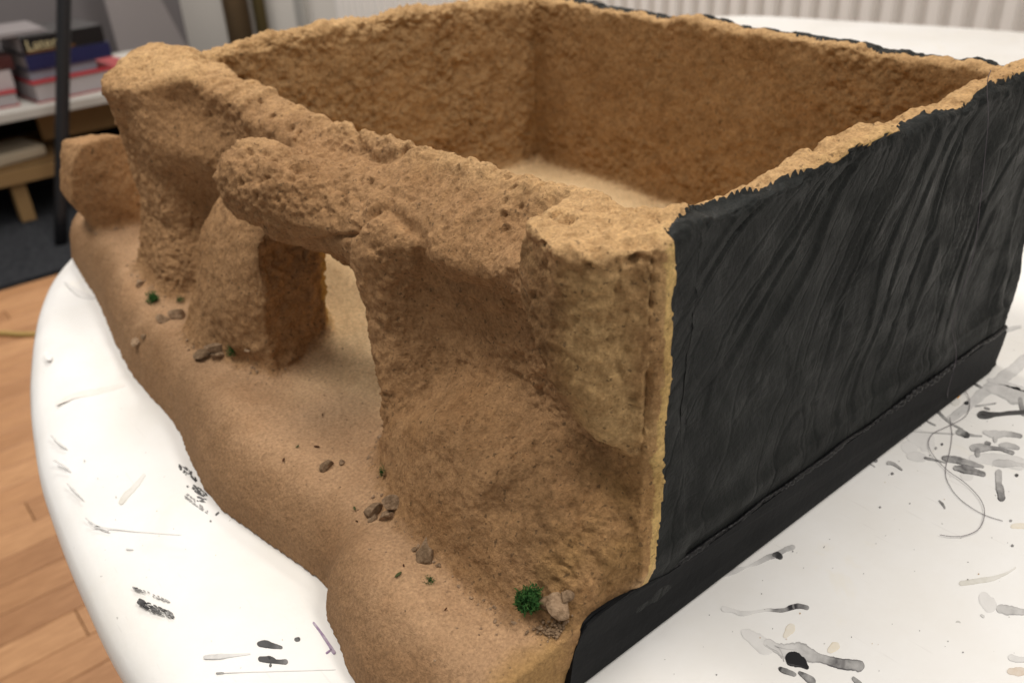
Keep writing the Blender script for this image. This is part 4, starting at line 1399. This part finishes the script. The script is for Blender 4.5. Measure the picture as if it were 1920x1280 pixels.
shelf = thing('low_shelf', (0.35, 3.15, FZ), 'low shelf with a white top holding the stacked books', 'shelf')
box('shelf_top', (-0.7, 2.90, -0.392), (0.92, 3.55, -0.362), M_WHITE, shelf, 0.003)
box('rear_panel', (-0.7, 3.52, FZ + 0.005), (0.92, 3.548, -0.394), M_DARK, shelf)
box('side_panel', (0.885, 2.93, FZ + 0.005), (0.915, 3.518, -0.394), M_DARK, shelf)
box('side_panel', (-0.69, 2.93, FZ + 0.005), (-0.66, 3.518, -0.394), M_DARK, shelf)
crate = thing('wooden_crate', (0.2, 3.1, FZ + 0.005), 'open wooden crate standing in the dark under the white shelf', 'crate')
for x in (-0.15, 0.24, 0.52):
    box('post', (x, 2.98, FZ + 0.005), (x + 0.045, 3.03, -0.56), M_CRATE, crate, 0.002)
box('board', (-0.18, 2.955, -0.60), (0.44, 2.979, -0.555), M_CRATE, crate, 0.002)
box('board', (0.40, 3.10, -0.52), (0.66, 3.122, -0.405), M_CRATE, crate, 0.002)
box('bottom_board', (-0.18, 2.981, -0.5545), (0.44, 3.35, -0.545), M_CRATE, crate)
bm = bmesh.new()
add_box(bm, (0.20, 2.99, -0.544), (0.37, 3.16, -0.505), 0.012, 0.2)
tag(obj_bm('paper_bundle', bm, mat('paper', (0.42, 0.36, 0.27), 0.8), None), 'pale paper bundle lying on the wooden crate under the shelf', 'paper')

M_PAGES = plaster('book_pages', (0.33, 0.305, 0.315))


def book(name, lo, hi, cover, label, rot=0.0, pages=M_PAGES, back=0.004, group=None):
    lo, hi = Vector(lo), Vector(hi)
    c = (lo + hi) / 2
    b = thing(name, (c.x, c.y, lo.z), label, 'book', group)
    h = hi - lo
    R_ = Matrix.Rotation(rot, 3, 'Z')

    def piece(nm, a, d, m_):
        bm = bmesh.new()
        add_box(bm, a, d, 0.0012)
        bmesh.ops.rotate(bm, verts=bm.verts, cent=(0, 0, 0), matrix=R_)
        bmesh.ops.translate(bm, verts=bm.verts, vec=(c.x, c.y, lo.z))
        return obj_bm(nm, bm, m_, b)
    x, y_, z = h.x / 2, h.y / 2, h.z
    piece('cover', (-x, -y_, z - back), (x, y_, z), cover)
    piece('cover', (-x, -y_, 0), (x, y_, back), cover)
    return b, piece, (x, y_, z)


SPINE = [None]


def closed_book(name, lo, hi, cov, label, rot, spine=True, pages=M_PAGES):
    b, piece, (x, y_, z) = book(name, lo, hi, cov, label, rot)
    bk_ = 0.004
    if spine:
        SPINE[0] = piece('spine', (-x, -y_, bk_ + 0.0004), (x, -y_ + 0.004, z - bk_ - 0.0004), cov)
        piece('pages', (-x + 0.004, -y_ + 0.0045, bk_ + 0.0004), (x - 0.004, y_ - 0.004, z - bk_ - 0.0004), pages)
    else:
        piece('pages', (-x + 0.004, -y_ + 0.004, bk_ + 0.0004), (x - 0.004, y_ - 0.004, z - bk_ - 0.0004), pages)
    return b, (x, y_, z)


RED = mat('red_cover', (0.28, 0.02, 0.025), 0.5)
NAVY = mat('navy_cover', (0.010, 0.012, 0.06), 0.45)
BLACKC = mat('black_cover', (0.006, 0.005, 0.006), 0.4)
BLUEL = mat('pale_blue_cover', (0.26, 0.30, 0.36), 0.6)
MAROON = mat('maroon_cover', (0.05, 0.012, 0.012), 0.5)
PINK = mat('pale_cover', (0.36, 0.33, 0.34), 0.6)
SZ = -0.362
closed_book('book', (0.370, 2.96, SZ), (0.72, 3.24, SZ + 0.062), RED, 'thick white paged book with a red cover at the bottom of the stack', 0.12, False)
closed_book('book', (0.385, 3.00, SZ + 0.0622), (0.60, 3.22, SZ + 0.092), BLUEL, 'pale blue book between the red covered and the navy book', 0.1)
closed_book('book', (0.385, 2.99, SZ + 0.0922), (0.655, 3.21, SZ + 0.140), NAVY, 'thick navy book under the black titled book', 0.1)
bk, (bx_, by_, bz_) = closed_book('book', (0.385, 2.99, SZ + 0.1402), (0.645, 3.20, SZ + 0.196), BLACKC, 'black book with a cream title on its spine, top of the stack', 0.1)
spine_o = SPINE[0]
cu_ = bpy.data.curves.new('title', 'FONT')
cu_.body = 'Laterne'
cu_.size = 0.045
cu_.extrude = 0.0004
to = bpy.data.objects.new('title_src', cu_)
COL.objects.link(to)
dg = bpy.context.evaluated_depsgraph_get()
tm = bpy.data.meshes.new_from_object(to.evaluated_get(dg))
bpy.data.objects.remove(to)
tm.name = 'title'
tm.materials.clear()
tm.materials.append(mat('title_print', (0.50, 0.44, 0.26), 0.6))
tm.transform(Matrix.Rotation(0.1, 4, 'Z') @ Matrix.Translation((-bx_ + 0.012, -by_ - 0.0008, 0.014)) @ Matrix.Rotation(math.pi / 2, 4, 'X'))
put(bpy.data.objects.new('title', tm), spine_o)
bm = bmesh.new()
add_box(bm, (-bx_ + 0.01, -by_ - 0.0012, 0.006), (bx_ - 0.10, -by_ - 0.0002, 0.0105))
bmesh.ops.rotate(bm, verts=bm.verts, cent=(0, 0, 0), matrix=Matrix.Rotation(0.1, 3, 'Z'))
bmesh.ops.translate(bm, verts=bm.verts, vec=bk.location)
obj_bm('title_bar', bm, mat('brown_print', (0.16, 0.07, 0.02), 0.6), spine_o)
closed_book('book', (0.06, 2.98, SZ), (0.355, 3.2, SZ + 0.045), RED, 'white paged red book lying left of the tall stack', -0.12, False)
closed_book('book', (0.08, 3.0, SZ + 0.0452), (0.345, 3.2, SZ + 0.105), PINK, 'pale pinkish book under the maroon book, left stack', 0.05)
closed_book('book', (0.10, 3.0, SZ + 0.1052), (0.36, 3.2, SZ + 0.145), MAROON, 'maroon book on top of the left stack', 0.05)

fo = thing('folder', (0.29, 3.1, SZ + 0.1965), 'thin grey folder lying across the tops of both book stacks', 'folder')
box('cover', (0.09, 3.00, SZ + 0.1965), (0.49, 3.22, SZ + 0.2045), M_GREYW, fo, 0.002)
box('sheets', (0.10, 3.005, SZ + 0.2047), (0.48, 3.215, SZ + 0.2095), M_GREYW, fo, 0.001)

tag(tube('stand_pole', [(0.285, 2.70, FZ + 0.004), (0.31, 2.70, -0.64), (0.49, 2.70, -0.033), (0.60, 2.70, 0.34)], 0.0195, M_POLE, None, 14),
    'black metal pole standing in front of the white shelf', 'pole')
